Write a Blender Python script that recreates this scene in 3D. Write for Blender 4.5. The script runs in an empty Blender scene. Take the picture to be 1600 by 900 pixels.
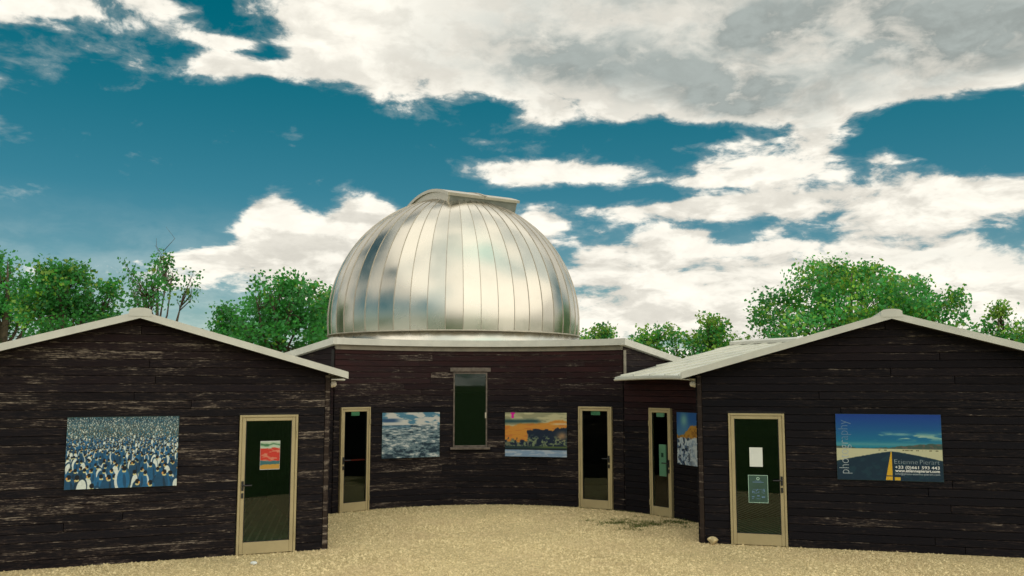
import bpy, bmesh, math, random
import numpy as np
from math import sin, cos, radians, degrees, atan2, hypot, pi, sqrt
random.seed(7); rng = np.random.default_rng(7)
scene = bpy.context.scene
COL = scene.collection

# ------------------------------------------------------------------ camera
CAM_H = 2.53
PITCH = math.atan(149 / 1400)
cam = bpy.data.cameras.new('camera'); cam.sensor_width = 36; cam.lens = 31.5
cam.clip_start = 0.1; cam.clip_end = 3000
camo = bpy.data.objects.new('camera', cam); COL.objects.link(camo)
camo.location = (0, 0, CAM_H); camo.rotation_euler = (pi / 2 + PITCH, 0, 0)
scene.camera = camo
scene.view_settings.view_transform = 'Standard'; scene.view_settings.look = 'None'
scene.view_settings.exposure = 0.0; scene.view_settings.gamma = 1.0
scene.view_settings.use_curve_mapping = False
def ray(u, v):      # direction of a photograph pixel (1600 x 900), used to find angles while laying the place out
    x = (u - 800) / 1400; z = (450 - v) / 1400
    return np.array([x, cos(PITCH) - z * sin(PITCH), sin(PITCH) + z * cos(PITCH)])

# ------------------------------------------------------------------ sun and sky
SUN_EL = radians(62); SUN_DIR = np.array([0.66, -0.75])   # horizontal direction towards the sun
SUN_DIR = SUN_DIR / np.hypot(*SUN_DIR)
sun = bpy.data.lights.new('sun', 'SUN'); sun.energy = 2.05; sun.angle = radians(125); sun.color = (1.0, 0.93, 0.80)
suno = bpy.data.objects.new('sun', sun); COL.objects.link(suno)
tosun = np.array([SUN_DIR[0] * cos(SUN_EL), SUN_DIR[1] * cos(SUN_EL), sin(SUN_EL)])
from mathutils import Vector, Matrix
suno.rotation_euler = Vector(tosun).to_track_quat('Z', 'Y').to_euler(); suno.location = (20, -25, 30)

class NT:
    """small helper for building node trees"""
    def __init__(s, tree): s.t = tree; s.n = tree.nodes; s.l = tree.links
    def node(s, kind, **kw):
        n = s.n.new(kind)
        for k, v in kw.items(): setattr(n, k, v)
        return n
    def put(s, sock, v):
        if v is None: return
        if hasattr(v, 'is_output') or isinstance(v, bpy.types.NodeSocket): s.l.new(v, sock)
        else: sock.default_value = v
    def math(s, op, a, b=None, c=None, clamp=False):
        n = s.node('ShaderNodeMath', operation=op); n.use_clamp = clamp
        s.put(n.inputs[0], a); s.put(n.inputs[1], b); s.put(n.inputs[2], c); return n.outputs[0]
    def vmath(s, op, a, b=None, c=None, out=0):
        n = s.node('ShaderNodeVectorMath', operation=op)
        s.put(n.inputs[0], a); s.put(n.inputs[1], b)
        if c is not None: s.put(n.inputs[2], c)
        return n.outputs[out]
    def noise(s, vec, scale, detail=4, rough=0.55, lac=2.0, dist=0.0, color=False):
        n = s.node('ShaderNodeTexNoise'); s.put(n.inputs['Vector'], vec)
        n.inputs['Scale'].default_value = scale; n.inputs['Detail'].default_value = detail
        n.inputs['Roughness'].default_value = rough; n.inputs['Lacunarity'].default_value = lac
        n.inputs['Distortion'].default_value = dist
        return n.outputs['Color' if color else 'Fac']
    def ramp(s, fac, lo, hi, a=0.0, b=1.0, smooth=True):
        n = s.node('ShaderNodeMapRange'); n.interpolation_type = 'SMOOTHSTEP' if smooth else 'LINEAR'
        s.put(n.inputs['Value'], fac); s.put(n.inputs['From Min'], lo); s.put(n.inputs['From Max'], hi)
        s.put(n.inputs['To Min'], a); s.put(n.inputs['To Max'], b); return n.outputs[0]
    def mix(s, fac, a, b, blend='MIX'):
        n = s.node('ShaderNodeMix', data_type='RGBA', blend_type=blend)
        s.put(n.inputs[0], fac); s.put(n.inputs[6], a); s.put(n.inputs[7], b); return n.outputs[2]
    def scalev(s, vec, sc): return s.vmath('MULTIPLY', vec, sc)

world = bpy.data.worlds.new('World'); scene.world = world; world.use_nodes = True
def build_sky():
    t = world.node_tree; t.nodes.clear(); N = NT(t)
    geo = N.node('ShaderNodeNewGeometry')
    tc = N.node('ShaderNodeTexCoord')
    d = N.vmath('NORMALIZE', tc.outputs['Generated'])
    sky = N.node('ShaderNodeTexSky', sky_type='NISHITA'); sky.sun_disc = False
    sky.sun_elevation = SUN_EL; sky.sun_rotation = atan2(SUN_DIR[0], SUN_DIR[1])
    sky.air_density = 1.0; sky.dust_density = 0.6; sky.ozone_density = 2.0
    sep = N.node('ShaderNodeSeparateXYZ'); N.put(sep.inputs[0], d)
    az = N.math('MULTIPLY', N.math('ARCTAN2', sep.outputs[0], sep.outputs[1]), 180 / pi)
    el = N.math('MULTIPLY', N.math('ARCSINE', sep.outputs[2]), 180 / pi)
    blue = N.mix(1.0, sky.outputs[0], N.mix(N.ramp(el, 2, 24), (.50, 1.0, 1.0, 1), (.0, .96, .80, 1)), 'MULTIPLY')
    comb = N.node('ShaderNodeCombineXYZ'); N.put(comb.inputs[0], az); N.put(comb.inputs[1], el)
    p = comb.outputs[0]
    # a smooth field over bearing and height, built from lobes and evaluated as a sum of products of 1-D curves
    AZ0, AZ1, EL0, EL1 = -40.0, 40.0, -6.0, 36.0
    ua = N.ramp(az, AZ0, AZ1, 0, 1, smooth=False); ue = N.ramp(el, EL0, EL1, 0, 1, smooth=False)
    def curve(vals, src):
        n = N.node('ShaderNodeFloatCurve'); c = n.mapping.curves[0]; n.mapping.use_clip = False
        lo, hi = float(vals.min()), float(vals.max()); y = (vals - lo) / max(1e-6, hi - lo); x = np.linspace(0, 1, len(vals))
        c.points[0].location = (0, y[0]); c.points[1].location = (1, y[-1])
        for xx, yy in zip(x[1:-1], y[1:-1]): c.points.new(float(xx), float(yy))
        for q in c.points: q.handle_type = 'VECTOR'
        n.mapping.update(); N.put(n.inputs['Value'], src)
        return N.math('MULTIPLY_ADD', n.outputs[0], hi - lo, lo)
    def field(blobs, rank, start):
        ga = np.linspace(AZ0, AZ1, 129); ge = np.linspace(EL0, EL1, 129); M = np.zeros((129, 129))
        for (u, v, ru, rv, a) in blobs:
            r = ray(u, v); r = r / np.linalg.norm(r); ca, ce = degrees(atan2(r[0], r[1])), degrees(math.asin(r[2]))
            M += a * np.exp(-((ge[:, None] - ce) / (rv * .0409)) ** 2 - ((ga[None] - ca) / (ru * .0409)) ** 2)
        M = np.clip(M, -1.0, 1.5)
        U, S, Vt = np.linalg.svd(M, full_matrices=False); acc = start
        for k in range(rank):
            f = N.math('MULTIPLY', curve(U[:, k] * sqrt(S[k]), ue), curve(Vt[k] * sqrt(S[k]), ua)); acc = N.math('ADD', acc, f)
        return acc
    # cumulus banks, described as soft lobes at the bearing and height where they stand in the sky
    CL = [(1050,20,430,100,1.5),(740,70,170,70,1.1),(590,60,95,55,1.1),(1480,30,260,90,1.5),(1230,140,150,55,1.1),(1010,140,170,40,.8),
          (640,140,75,34,.75),(860,180,40,28,.9),(1285,215,40,45,1.1),(1000,-190,700,150,1.3),(1580,100,120,36,.6),(1420,135,120,36,.7),
          (960,190,36,22,.6),(1110,180,50,12,.6),
          (1350,325,300,44,.85),(1190,262,100,24,.8),(1510,295,150,30,.75),(1400,430,420,60,1.2),(1380,245,22,16,.9),(1250,500,560,60,1.2),
          (1050,372,66,28,1.3),(930,410,80,36,1.0),(850,345,35,34,.9),(1190,385,50,10,.8),(1150,318,110,18,.8),
          (830,268,130,20,1.5),(960,268,60,11,.7),(1000,328,85,12,1.0),(755,222,34,6,.8),(1080,282,60,8,.8),(1160,228,50,8,.7),
          (425,338,42,34,2.2),(465,395,85,46,1.6),(572,348,52,38,1.9),(520,425,130,36,1.1),(540,385,60,30,.8),
          (325,405,60,16,.9),(300,440,70,20,.6),(90,425,60,18,.5),
          (75,4,72,22,1.4),(30,32,55,6,1.0),(240,6,42,18,1.2),(342,100,38,21,1.9),(430,110,75,13,1.2),(425,86,45,8,-.7),(290,85,60,10,-.6),(150,50,90,14,-.6),
          (330,62,85,8,1.1),(460,20,38,34,1.1),(208,105,14,5,.7),(500,95,48,22,1.1),(395,20,25,8,.8),(270,40,60,8,.5),
          (330,225,300,70,-.5),(640,250,120,40,-.5),(760,172,46,19,-1.2),(925,200,60,12,-.7),(1070,212,90,18,-1.2),
          (1480,195,135,36,-1.7),(1590,235,80,32,-1.1),(880,308,80,13,-.9),(700,290,70,24,-.5),(1080,352,60,7,-1.0),(1150,372,36,14,-1.1),(1130,300,90,5,-.7),(960,370,30,16,-.5),(180,330,240,60,-.4)]
    cz = N.node('ShaderNodeCombineXYZ'); N.put(cz.inputs[0], sep.outputs[0]); N.put(cz.inputs[1], sep.outputs[1])
    N.put(cz.inputs[2], N.math('MULTIPLY', sep.outputs[2], N.ramp(el, 4, 44, 2.8, 1.8, smooth=False)))     # far layers look flatter
    dn = cz.outputs[0]
    cover = N.noise(d, 1.7, 2, 0.5)
    # the lobes take over from the general broken cover within the part of the sky described above
    q = N.vmath('MULTIPLY_ADD', p, (1 / 36, 1 / 24, 0), (0, -10 / 24, 0))
    rr = N.vmath('LENGTH', q, out=1)
    inside = N.ramp(rr, 0.85, 1.25, 1.0, 0.0)
    base = N.math('MULTIPLY_ADD', N.math('SUBTRACT', 1.0, inside), N.ramp(cover, .34, .58, -.40, .75), N.math('MULTIPLY', inside, -0.15))
    warp = N.noise(dn, 11.0, 2, 0.5, color=True)
    dw = N.vmath('MULTIPLY_ADD', warp, (.045, .045, .045), dn)
    f1 = N.noise(dw, 9.0, 7, 0.60)
    f2 = N.noise(dw, 30.0, 5, 0.62)
    fb = N.math('MULTIPLY_ADD', N.math('SUBTRACT', f2, .5), 1.0, N.math('MULTIPLY', N.math('SUBTRACT', f1, .5), 2.0))
    lobes = N.math('MULTIPLY_ADD', field(CL, 16, 0.0), .60, base)
    dens = N.math('ADD', lobes, fb)
    mask = N.ramp(dens, .02, .40)
    thin = N.ramp(dens, -.16, .30, 0, .22)            # thin veils round the heaps
    mask = N.math('MAXIMUM', mask, thin)
    # veil of far cloud towards the horizon
    veil = N.ramp(el, 2.0, 12.0, .42, 0.0)
    veil = N.math('MULTIPLY', veil, N.ramp(f1, .30, .62, .45, 1.0))
    mask = N.math('MAXIMUM', mask, veil)
    # grey undersides of the thick, near bank overhead; far heaps are white
    GR = [(880,95,190,60,.85),(1230,80,170,75,1.5),(1500,80,190,70,1.25),(1100,-60,420,80,.7),(1180,165,120,40,.6),(1490,395,200,14,.3),(500,425,90,20,.22)]
    gs = N.ramp(el, 26, 36, 0, .55)
    grey = field(GR, 4, gs)
    gn = N.noise(dw, 5.0, 5, .55)
    grey = N.math('MULTIPLY', grey, N.ramp(gn, .28, .58, .45, 1.35))
    grey = N.math('MULTIPLY', grey, N.ramp(dens, .35, 1.0, .15, 1.0), clamp=True)
    f1u = N.noise(N.vmath('ADD', dw, (.012, -.004, .030)), 9.0, 5, 0.60)
    billow = N.ramp(N.math('SUBTRACT', f1u, f1), -.07, .09, 1.05, N.ramp(el, 12, 24, .80, .92))       # lit tops and shaded undersides of the heaps
    rim = N.math('ADD', N.ramp(f2, .35, .65, -.05, .05), N.ramp(f1, .35, .65, -.06, .05))
    cc = N.mix(grey, (.97, .93, .825, 1), (.37, .41, .39, 1))
    cc = N.mix(1.0, cc, N.math('MULTIPLY', billow, N.math('ADD', 1.0, rim)), 'MULTIPLY')
    b1 = N.node('ShaderNodeBackground'); N.put(b1.inputs[0], blue); b1.inputs[1].default_value = 0.062
    b2 = N.node('ShaderNodeBackground'); N.put(b2.inputs[0], cc); b2.inputs[1].default_value = 1.0
    mx = N.node('ShaderNodeMixShader'); N.put(mx.inputs[0], mask)
    t.links.new(b1.outputs[0], mx.inputs[1]); t.links.new(b2.outputs[0], mx.inputs[2])
    out = N.node('ShaderNodeOutputWorld'); t.links.new(mx.outputs[0], out.inputs[0])
build_sky()
world.cycles.sampling_method = 'MANUAL'; world.cycles.sample_map_resolution = 512

# ------------------------------------------------------------------ materials
def srgb(r, g, b):
    f = lambda c: (c / 255 / 12.92) if c / 255 <= .04045 else ((c / 255 + .055) / 1.055) ** 2.4
    return (f(r), f(g), f(b), 1)
MATS = {}
def mat(name, build):
    m = bpy.data.materials.new(name); m.use_nodes = True
    m.node_tree.nodes.clear(); N = NT(m.node_tree)
    out = N.node('ShaderNodeOutputMaterial'); sh = build(N)
    m.node_tree.links.new(sh, out.inputs[0]); MATS[name] = m; return m
def principled(N, color, rough=.5, metal=0.0, normal=None, spec=None, **kw):
    b = N.node('ShaderNodeBsdfPrincipled')
    N.put(b.inputs['Base Color'], color); N.put(b.inputs['Roughness'], rough); N.put(b.inputs['Metallic'], metal)
    if normal is not None: N.put(b.inputs['Normal'], normal)
    if spec is not None: N.put(b.inputs['Specular IOR Level'], spec)
    return b.outputs[0]
def bump(N, h, dist=.01, strength=.5):
    b = N.node('ShaderNodeBump'); N.put(b.inputs['Height'], h); b.inputs['Distance'].default_value = dist
    b.inputs['Strength'].default_value = strength; return b.outputs[0]

def m_wood(N):
    # object colour = stain colour of that board, alpha = how weathered it is; UV runs along the board in metres
    oi = N.node('ShaderNodeObjectInfo'); uv = N.node('ShaderNodeUVMap')
    u = uv.outputs[0]
    s1 = N.vmath('MULTIPLY', u, (4.2, 55, 1)); s2 = N.vmath('MULTIPLY', u, (.9, 5.0, 1)); s3 = N.vmath('MULTIPLY', u, (9, 150, 1))
    streak = N.noise(s1, 1.0, 5, .65); patch = N.noise(s2, 1.0, 6, .68); grain = N.noise(s3, 1.0, 3, .6)
    flake = N.noise(N.vmath('MULTIPLY', u, (15, 52, 1)), 1.0, 4, .7)
    region = N.noise(N.vmath('MULTIPLY', u, (.5, 1.3, 1)), 1.0, 3, .6)
    wear = N.math('MULTIPLY_ADD', N.math('SUBTRACT', patch, .5), .95, N.math('MULTIPLY_ADD', N.math('SUBTRACT', flake, .5), .75, streak))
    wear = N.math('MULTIPLY_ADD', N.math('SUBTRACT', region, .5), .5, wear)
    sepv = N.node('ShaderNodeSeparateXYZ'); N.put(sepv.inputs[0], u)
    frac = N.math('FRACT', N.math('DIVIDE', sepv.outputs[1], .12))
    edge = N.math('POWER', N.math('ABSOLUTE', N.math('MULTIPLY', N.math('SUBTRACT', frac, .47), 2)), 3.0)     # paint wears off along the edges
    wear = N.math('MULTIPLY_ADD', edge, .17, wear)
    th = N.math('MULTIPLY_ADD', oi.outputs['Alpha'], -.34, .85)
    w = N.ramp(wear, th, N.math('ADD', th, .26))
    w = N.math('MULTIPLY', w, N.ramp(grain, .25, .6, .30, 1.0))
    c = N.mix(N.ramp(patch, .3, .7), oi.outputs['Color'], (.0045, .005, .0085, 1))
    c = N.mix(.30, c, oi.outputs['Color'])
    w2 = N.math('MULTIPLY', N.ramp(wear, N.math('SUBTRACT', th, .24), N.math('ADD', th, .10)), N.ramp(grain, .3, .62, .2, .9))
    c = N.mix(w2, c, N.mix(region, (.045, .027, .022, 1), (.033, .026, .024, 1)))
    worn = N.mix(N.noise(s2, 3.0, 3), (.13, .09, .07, 1), (.42, .36, .29, 1))
    c = N.mix(w, c, worn)
    h = N.math('MULTIPLY_ADD', grain, .5, N.math('MULTIPLY', streak, .8))
    return principled(N, c, N.ramp(w, 0, 1, .62, .85), normal=bump(N, h, .006, .6), spec=.10)
mat('weathered_wood', m_wood)
def m_simple(name, col, rough, metal=0.0, var=.12, scale=6, bscale=0, spec=None):
    def f(N):
        tc = N.node('ShaderNodeTexCoord'); n = N.noise(tc.outputs['Object'], scale, 5, .6)
        c = N.mix(N.ramp(n, .3, .7), tuple(x * (1 - var) for x in col[:3]) + (1,), tuple(min(1, x * (1 + var)) for x in col[:3]) + (1,))
        nrm = bump(N, N.noise(tc.outputs['Object'], bscale, 4, .6), .004, .4) if bscale else None
        return principled(N, c, N.ramp(n, .3, .7, rough * .85, min(1, rough * 1.15)), metal, nrm, spec)
    return mat(name, f)
m_simple('sheathing', (.012, .010, .010), .9)
m_simple('fascia_paint', (.61, .595, .53), .5, var=.08, scale=3)
m_simple('aged_trim', (.13, .105, .085), .8, var=.4, scale=12, bscale=40)
m_simple('trim_board', (.22, .195, .15), .7, var=.2, scale=5, bscale=40)
m_simple('door_aluminium', (.40, .325, .175), .42, var=.07, scale=4)
m_simple('black_metal', (.012, .012, .014), .4)
m_simple('red_bar', (.45, .03, .03), .4)
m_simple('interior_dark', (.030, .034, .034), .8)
m_simple('paper_white', (.72, .74, .70), .7, var=.04)
m_simple('paper_green', (.42, .62, .50), .7, var=.05)
m_simple('notice_dark', (.035, .085, .065), .5)
m_simple('print_white', (.78, .78, .76), .6, var=.02)
m_simple('print_grey', (.36, .42, .46), .6, var=.02)
m_simple('print_dim', (.12, .21, .34), .6, var=.02)
m_simple('print_name', (.30, .36, .40), .6, var=.02)
m_simple('lamp_plastic', (.62, .56, .47), .45)
m_simple('bark', (.10, .075, .05), .9, var=.35, scale=9, bscale=30)
m_simple('limestone', (.55, .44, .24), .85, var=.25, scale=14, bscale=30)
m_simple('deck_floor', (.78, .84, .76), .6, var=.25, scale=9)
m_simple('floor_green', (.18, .46, .34), .5, var=.3, scale=5)
def m_roof(N):
    tc = N.node('ShaderNodeTexCoord'); n = N.noise(tc.outputs['Object'], 1.6, 6, .6)
    st = N.noise(N.vmath('MULTIPLY', tc.outputs['Object'], (1, 1, 1)), 14, 4, .6)
    c = N.mix(N.ramp(n, .3, .7), (.54, .545, .475, 1), (.66, .65, .56, 1)); c = N.mix(N.math('MULTIPLY', N.ramp(st, .5, .8), .08), c, (.33, .32, .26, 1))
    return principled(N, c, .5, .15)
mat('roof_sheet', m_roof)
def m_dome(N):
    tc = N.node('ShaderNodeTexCoord'); oi = N.node('ShaderNodeObjectInfo')
    v = N.vmath('MULTIPLY_ADD', oi.outputs['Random'], (37, 11, 5), tc.outputs['Object'])
    n = N.noise(v, 1.3, 4, .55); fine = N.noise(N.vmath('MULTIPLY', v, (1, 1, .25)), 22, 4, .6)
    tone = N.math('MULTIPLY_ADD', N.math('SUBTRACT', oi.outputs['Random'], .5), .22, N.ramp(n, .3, .7, .93, 1.02))
    c = N.mix(1.0, (.635, .60, .525, 1), tone, 'MULTIPLY')
    r = N.math('ADD', N.ramp(n, .3, .7, .18, .25), N.math('MULTIPLY', oi.outputs['Random'], .05))
    return principled(N, c, r, 1.0, bump(N, n, .015, .06))
mat('dome_aluminium', m_dome)
m_simple('dome_trim', (.46, .41, .33), .4, .6, var=.15)
m_simple('shutter_metal', (.58, .53, .44), .38, .55, var=.1, scale=3)
m_simple('shutter_side', (.30, .31, .28), .45, .5, var=.15, scale=3)
def m_glass(N):
    fr = N.node('ShaderNodeFresnel'); fr.inputs[0].default_value = 1.52
    tr = N.node('ShaderNodeBsdfTransparent'); tr.inputs[0].default_value = (.72, .87, .78, 1)
    gl = N.node('ShaderNodeBsdfGlossy'); gl.inputs['Roughness'].default_value = .015
    f = N.math('MULTIPLY', fr.outputs[0], 1.0, clamp=True)
    mx = N.node('ShaderNodeMixShader'); N.put(mx.inputs[0], f); N.l.new(tr.outputs[0], mx.inputs[1]); N.l.new(gl.outputs[0], mx.inputs[2])
    return mx.outputs[0]
mat('door_glass', m_glass)
def m_print(N):
    a = N.node('ShaderNodeAttribute', attribute_name='print')
    return principled(N, a.outputs['Color'], .45, spec=.3)
mat('photo_print', m_print)
def m_gravel(N):
    g = N.node('ShaderNodeNewGeometry'); p = g.outputs['Position']
    vo = N.node('ShaderNodeTexVoronoi'); N.put(vo.inputs['Vector'], p); vo.inputs['Scale'].default_value = 55
    big = N.noise(p, .55, 5, .6); mid = N.noise(p, 5, 5, .65); fine = N.noise(p, 60, 3, .6)
    c = N.mix(N.ramp(big, .3, .7), (.58, .46, .24, 1), (.72, .575, .30, 1))
    sep = N.node('ShaderNodeSeparateColor'); N.put(sep.inputs[0], vo.outputs['Color'])
    c = N.mix(1.0, c, N.ramp(sep.outputs[0], 0, 1, .55, 1.3, smooth=False), 'MULTIPLY')
    c = N.mix(N.math('MULTIPLY', N.ramp(mid, .5, .75), .45), c, (.26, .20, .12, 1))
    # moss and weeds have crept in by the annexe wall
    q = N.vmath('MULTIPLY_ADD', p, (1 / 1.05, 1 / .75, 0), (-2.55 / 1.05, -16.55 / .75, 0))
    moss = N.math('MULTIPLY', N.math('POWER', .36788, N.vmath('DOT_PRODUCT', q, q, out=1)), N.ramp(mid, .36, .6))
    c = N.mix(N.math('MULTIPLY', moss, .45, clamp=True), c, (.075, .10, .035, 1))
    return principled(N, c, .95, normal=bump(N, N.math('MULTIPLY_ADD', fine, .5, vo.outputs['Distance']), .02, .8), spec=.2)
mat('gravel', m_gravel)
def m_pebble(N):
    g = N.node('ShaderNodeNewGeometry'); r = g.outputs['Random Per Island']
    n = N.noise(g.outputs['Position'], .8, 4, .6)
    c = N.mix(N.math('POWER', r, 1.4), (.42, .325, .16, 1), (.84, .68, .385, 1))
    c = N.mix(N.math('MULTIPLY', N.ramp(n, .4, .7), .5), c, (.50, .37, .21, 1))
    return principled(N, c, .9, spec=.25)
mat('pebble', m_pebble)
def m_lawn(N):
    g = N.node('ShaderNodeNewGeometry'); p = g.outputs['Position']
    c = N.mix(N.ramp(N.noise(p, .3, 6, .65), .3, .7), (.035, .10, .025, 1), (.07, .15, .035, 1))
    c = N.mix(N.math('MULTIPLY', N.ramp(N.noise(p, 6, 5, .7), .45, .7), .5), c, (.15, .13, .06, 1))
    return principled(N, c, .95, normal=bump(N, N.noise(p, 18, 5, .7), .08, .8), spec=.1)
mat('lawn', m_lawn)
def m_leaf(N):
    a = N.node('ShaderNodeAttribute', attribute_name='tint'); c = a.outputs['Color']
    p = principled(N, c, .5, spec=.35)
    tl = N.node('ShaderNodeBsdfTranslucent'); N.put(tl.inputs[0], N.mix(1.0, c, (1.5, 1.6, .7, 1), 'MULTIPLY'))
    mx = N.node('ShaderNodeMixShader'); mx.inputs[0].default_value = .42
    N.l.new(p, mx.inputs[1]); N.l.new(tl.outputs[0], mx.inputs[2]); return mx.outputs[0]
mat('leaf', m_leaf)

# ------------------------------------------------------------------ object helpers
def link(o, parent=None):
    COL.objects.link(o)
    if parent is not None: o.parent = parent
    return o
def tag(o, label=None, cat=None, group=None, kind=None):
    for k, v in (('label', label), ('category', cat), ('group', group), ('kind', kind)):
        if v: o[k] = v
    return o
def empty(name, loc=(0, 0, 0), rz=0.0, parent=None):
    o = bpy.data.objects.new(name, None); o.location = loc; o.rotation_euler = (0, 0, rz); o.empty_display_size = .2
    return link(o, parent)
def mesh_obj(name, verts, faces, m, parent=None, uvs=None, smooth=False):
    me = bpy.data.meshes.new(name); me.from_pydata([tuple(map(float, v)) for v in verts], [], faces)
    if uvs is not None:
        ul = me.uv_layers.new(name='UVMap')
        li = np.empty(len(me.loops), dtype=np.int32); me.loops.foreach_get('vertex_index', li)
        ul.data.foreach_set('uv', np.asarray(uvs, dtype=np.float32)[li].ravel())
    bm = bmesh.new(); bm.from_mesh(me); bmesh.ops.recalc_face_normals(bm, faces=bm.faces); bm.to_mesh(me); bm.free()
    if smooth:
        for p in me.polygons: p.use_smooth = True
    me.materials.append(MATS[m] if isinstance(m, str) else m)
    return link(bpy.data.objects.new(name, me), parent)
def box_bm(bm, x0, x1, y0, y1, z0, z1):
    vs = [bm.verts.new((x, y, z)) for z in (min(z0, z1), max(z0, z1)) for y in (min(y0, y1), max(y0, y1)) for x in (min(x0, x1), max(x0, x1))]
    for f in ((0,2,3,1),(4,5,7,6),(0,1,5,4),(2,6,7,3),(0,4,6,2),(1,3,7,5)): bm.faces.new([vs[i] for i in f])
def bm_obj(name, bm, m, parent=None, bevel=0.0, smooth=False):
    if bevel: bmesh.ops.bevel(bm, geom=list(bm.edges), offset=bevel, segments=1, affect='EDGES')
    me = bpy.data.meshes.new(name); bm.to_mesh(me); bm.free(); me.materials.append(MATS[m])
    if smooth:
        for p in me.polygons: p.use_smooth = True
    return link(bpy.data.objects.new(name, me), parent)
def box(name, x0, x1, y0, y1, z0, z1, m, parent=None, bevel=0.0):
    bm = bmesh.new(); box_bm(bm, x0, x1, y0, y1, z0, z1); return bm_obj(name, bm, m, parent, bevel)
def tube_bm(bm, pts, r, n=8):
    rings = []
    for i, p in enumerate(pts):
        p = Vector(p); a = Vector(pts[max(i - 1, 0)]); b = Vector(pts[min(i + 1, len(pts) - 1)])
        t = (b - a).normalized(); s = t.orthogonal().normalized(); w = t.cross(s)
        rr = r[i] if isinstance(r, (list, tuple)) else r
        rings.append([bm.verts.new(p + (s * cos(2 * pi * k / n) + w * sin(2 * pi * k / n)) * rr) for k in range(n)])
    for a, b in zip(rings, rings[1:]):
        best = min(range(n), key=lambda o: sum((a[k].co - b[(k + o) % n].co).length for k in range(n)))
        for k in range(n): bm.faces.new((a[k], a[(k + 1) % n], b[(k + 1 + best) % n], b[(k + best) % n]))
    bm.faces.new(rings[0][::-1]); bm.faces.new(rings[-1])
def clip(poly, nx, ny, c):      # keep nx*x + ny*y <= c
    out = []
    for i in range(len(poly)):
        p, q = poly[i], poly[(i + 1) % len(poly)]
        dp, dq = nx * p[0] + ny * p[1] - c, nx * q[0] + ny * q[1] - c
        if dp <= 0: out.append(p)
        if dp * dq < 0:
            t = dp / (dp - dq); out.append((p[0] + t * (q[0] - p[0]), p[1] + t * (q[1] - p[1])))
    return out

# board colours: unweathered red-brown under the eaves, near-black below
def stain(rel, red, wear):
    # rel 0 at the ground .. 1 under the eaves
    k = max(0, (rel - .62) / .38) * red
    j = random.uniform(.75, 1.3)
    return ((.008 + .045 * k) * j, (.0065 + .012 * k) * j, (.0085 + .009 * k) * j, max(0, wear + random.uniform(-.22, .22)))
BOARD = .12; TH = .024
def plank_poly(parent, pts, y0, col, along0):
    """board from a polygon in wall (x, z), standing y0 .. y0 - TH"""
    n = len(pts); tilt = random.uniform(.000, .005)
    zc0 = min(p[1] for p in pts); zc1 = max(p[1] for p in pts)
    cx = sum(p[0] for p in pts) / n; cz = (zc0 + zc1) / 2
    fr = [(cx + (x - cx) * (1 - .004 / max(.03, abs(x - cx))), y0 - TH - tilt * (1 - (z - zc0) / max(.02, zc1 - zc0)) - random.uniform(0, .0015), cz + (z - cz) * .93) for x, z in pts]
    bk = [(x, y0 - TH * .55, z) for x, z in pts]; bb = [(x, y0, z) for x, z in pts]
    v = fr + bk + bb
    f = [tuple(range(n))] + [(i, (i + 1) % n, n + (i + 1) % n, n + i) for i in range(n)] + [(n + i, n + (i + 1) % n, 2 * n + (i + 1) % n, 2 * n + i) for i in range(n)]
    off = random.uniform(0, 60); row = random.randint(0, 40) * .12
    uv = [(p[0] + off, p[2] - zc0 + row) for p in v]
    o = mesh_obj('plank', v, f, 'weathered_wood', parent, uv); o.color = col; return o

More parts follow.
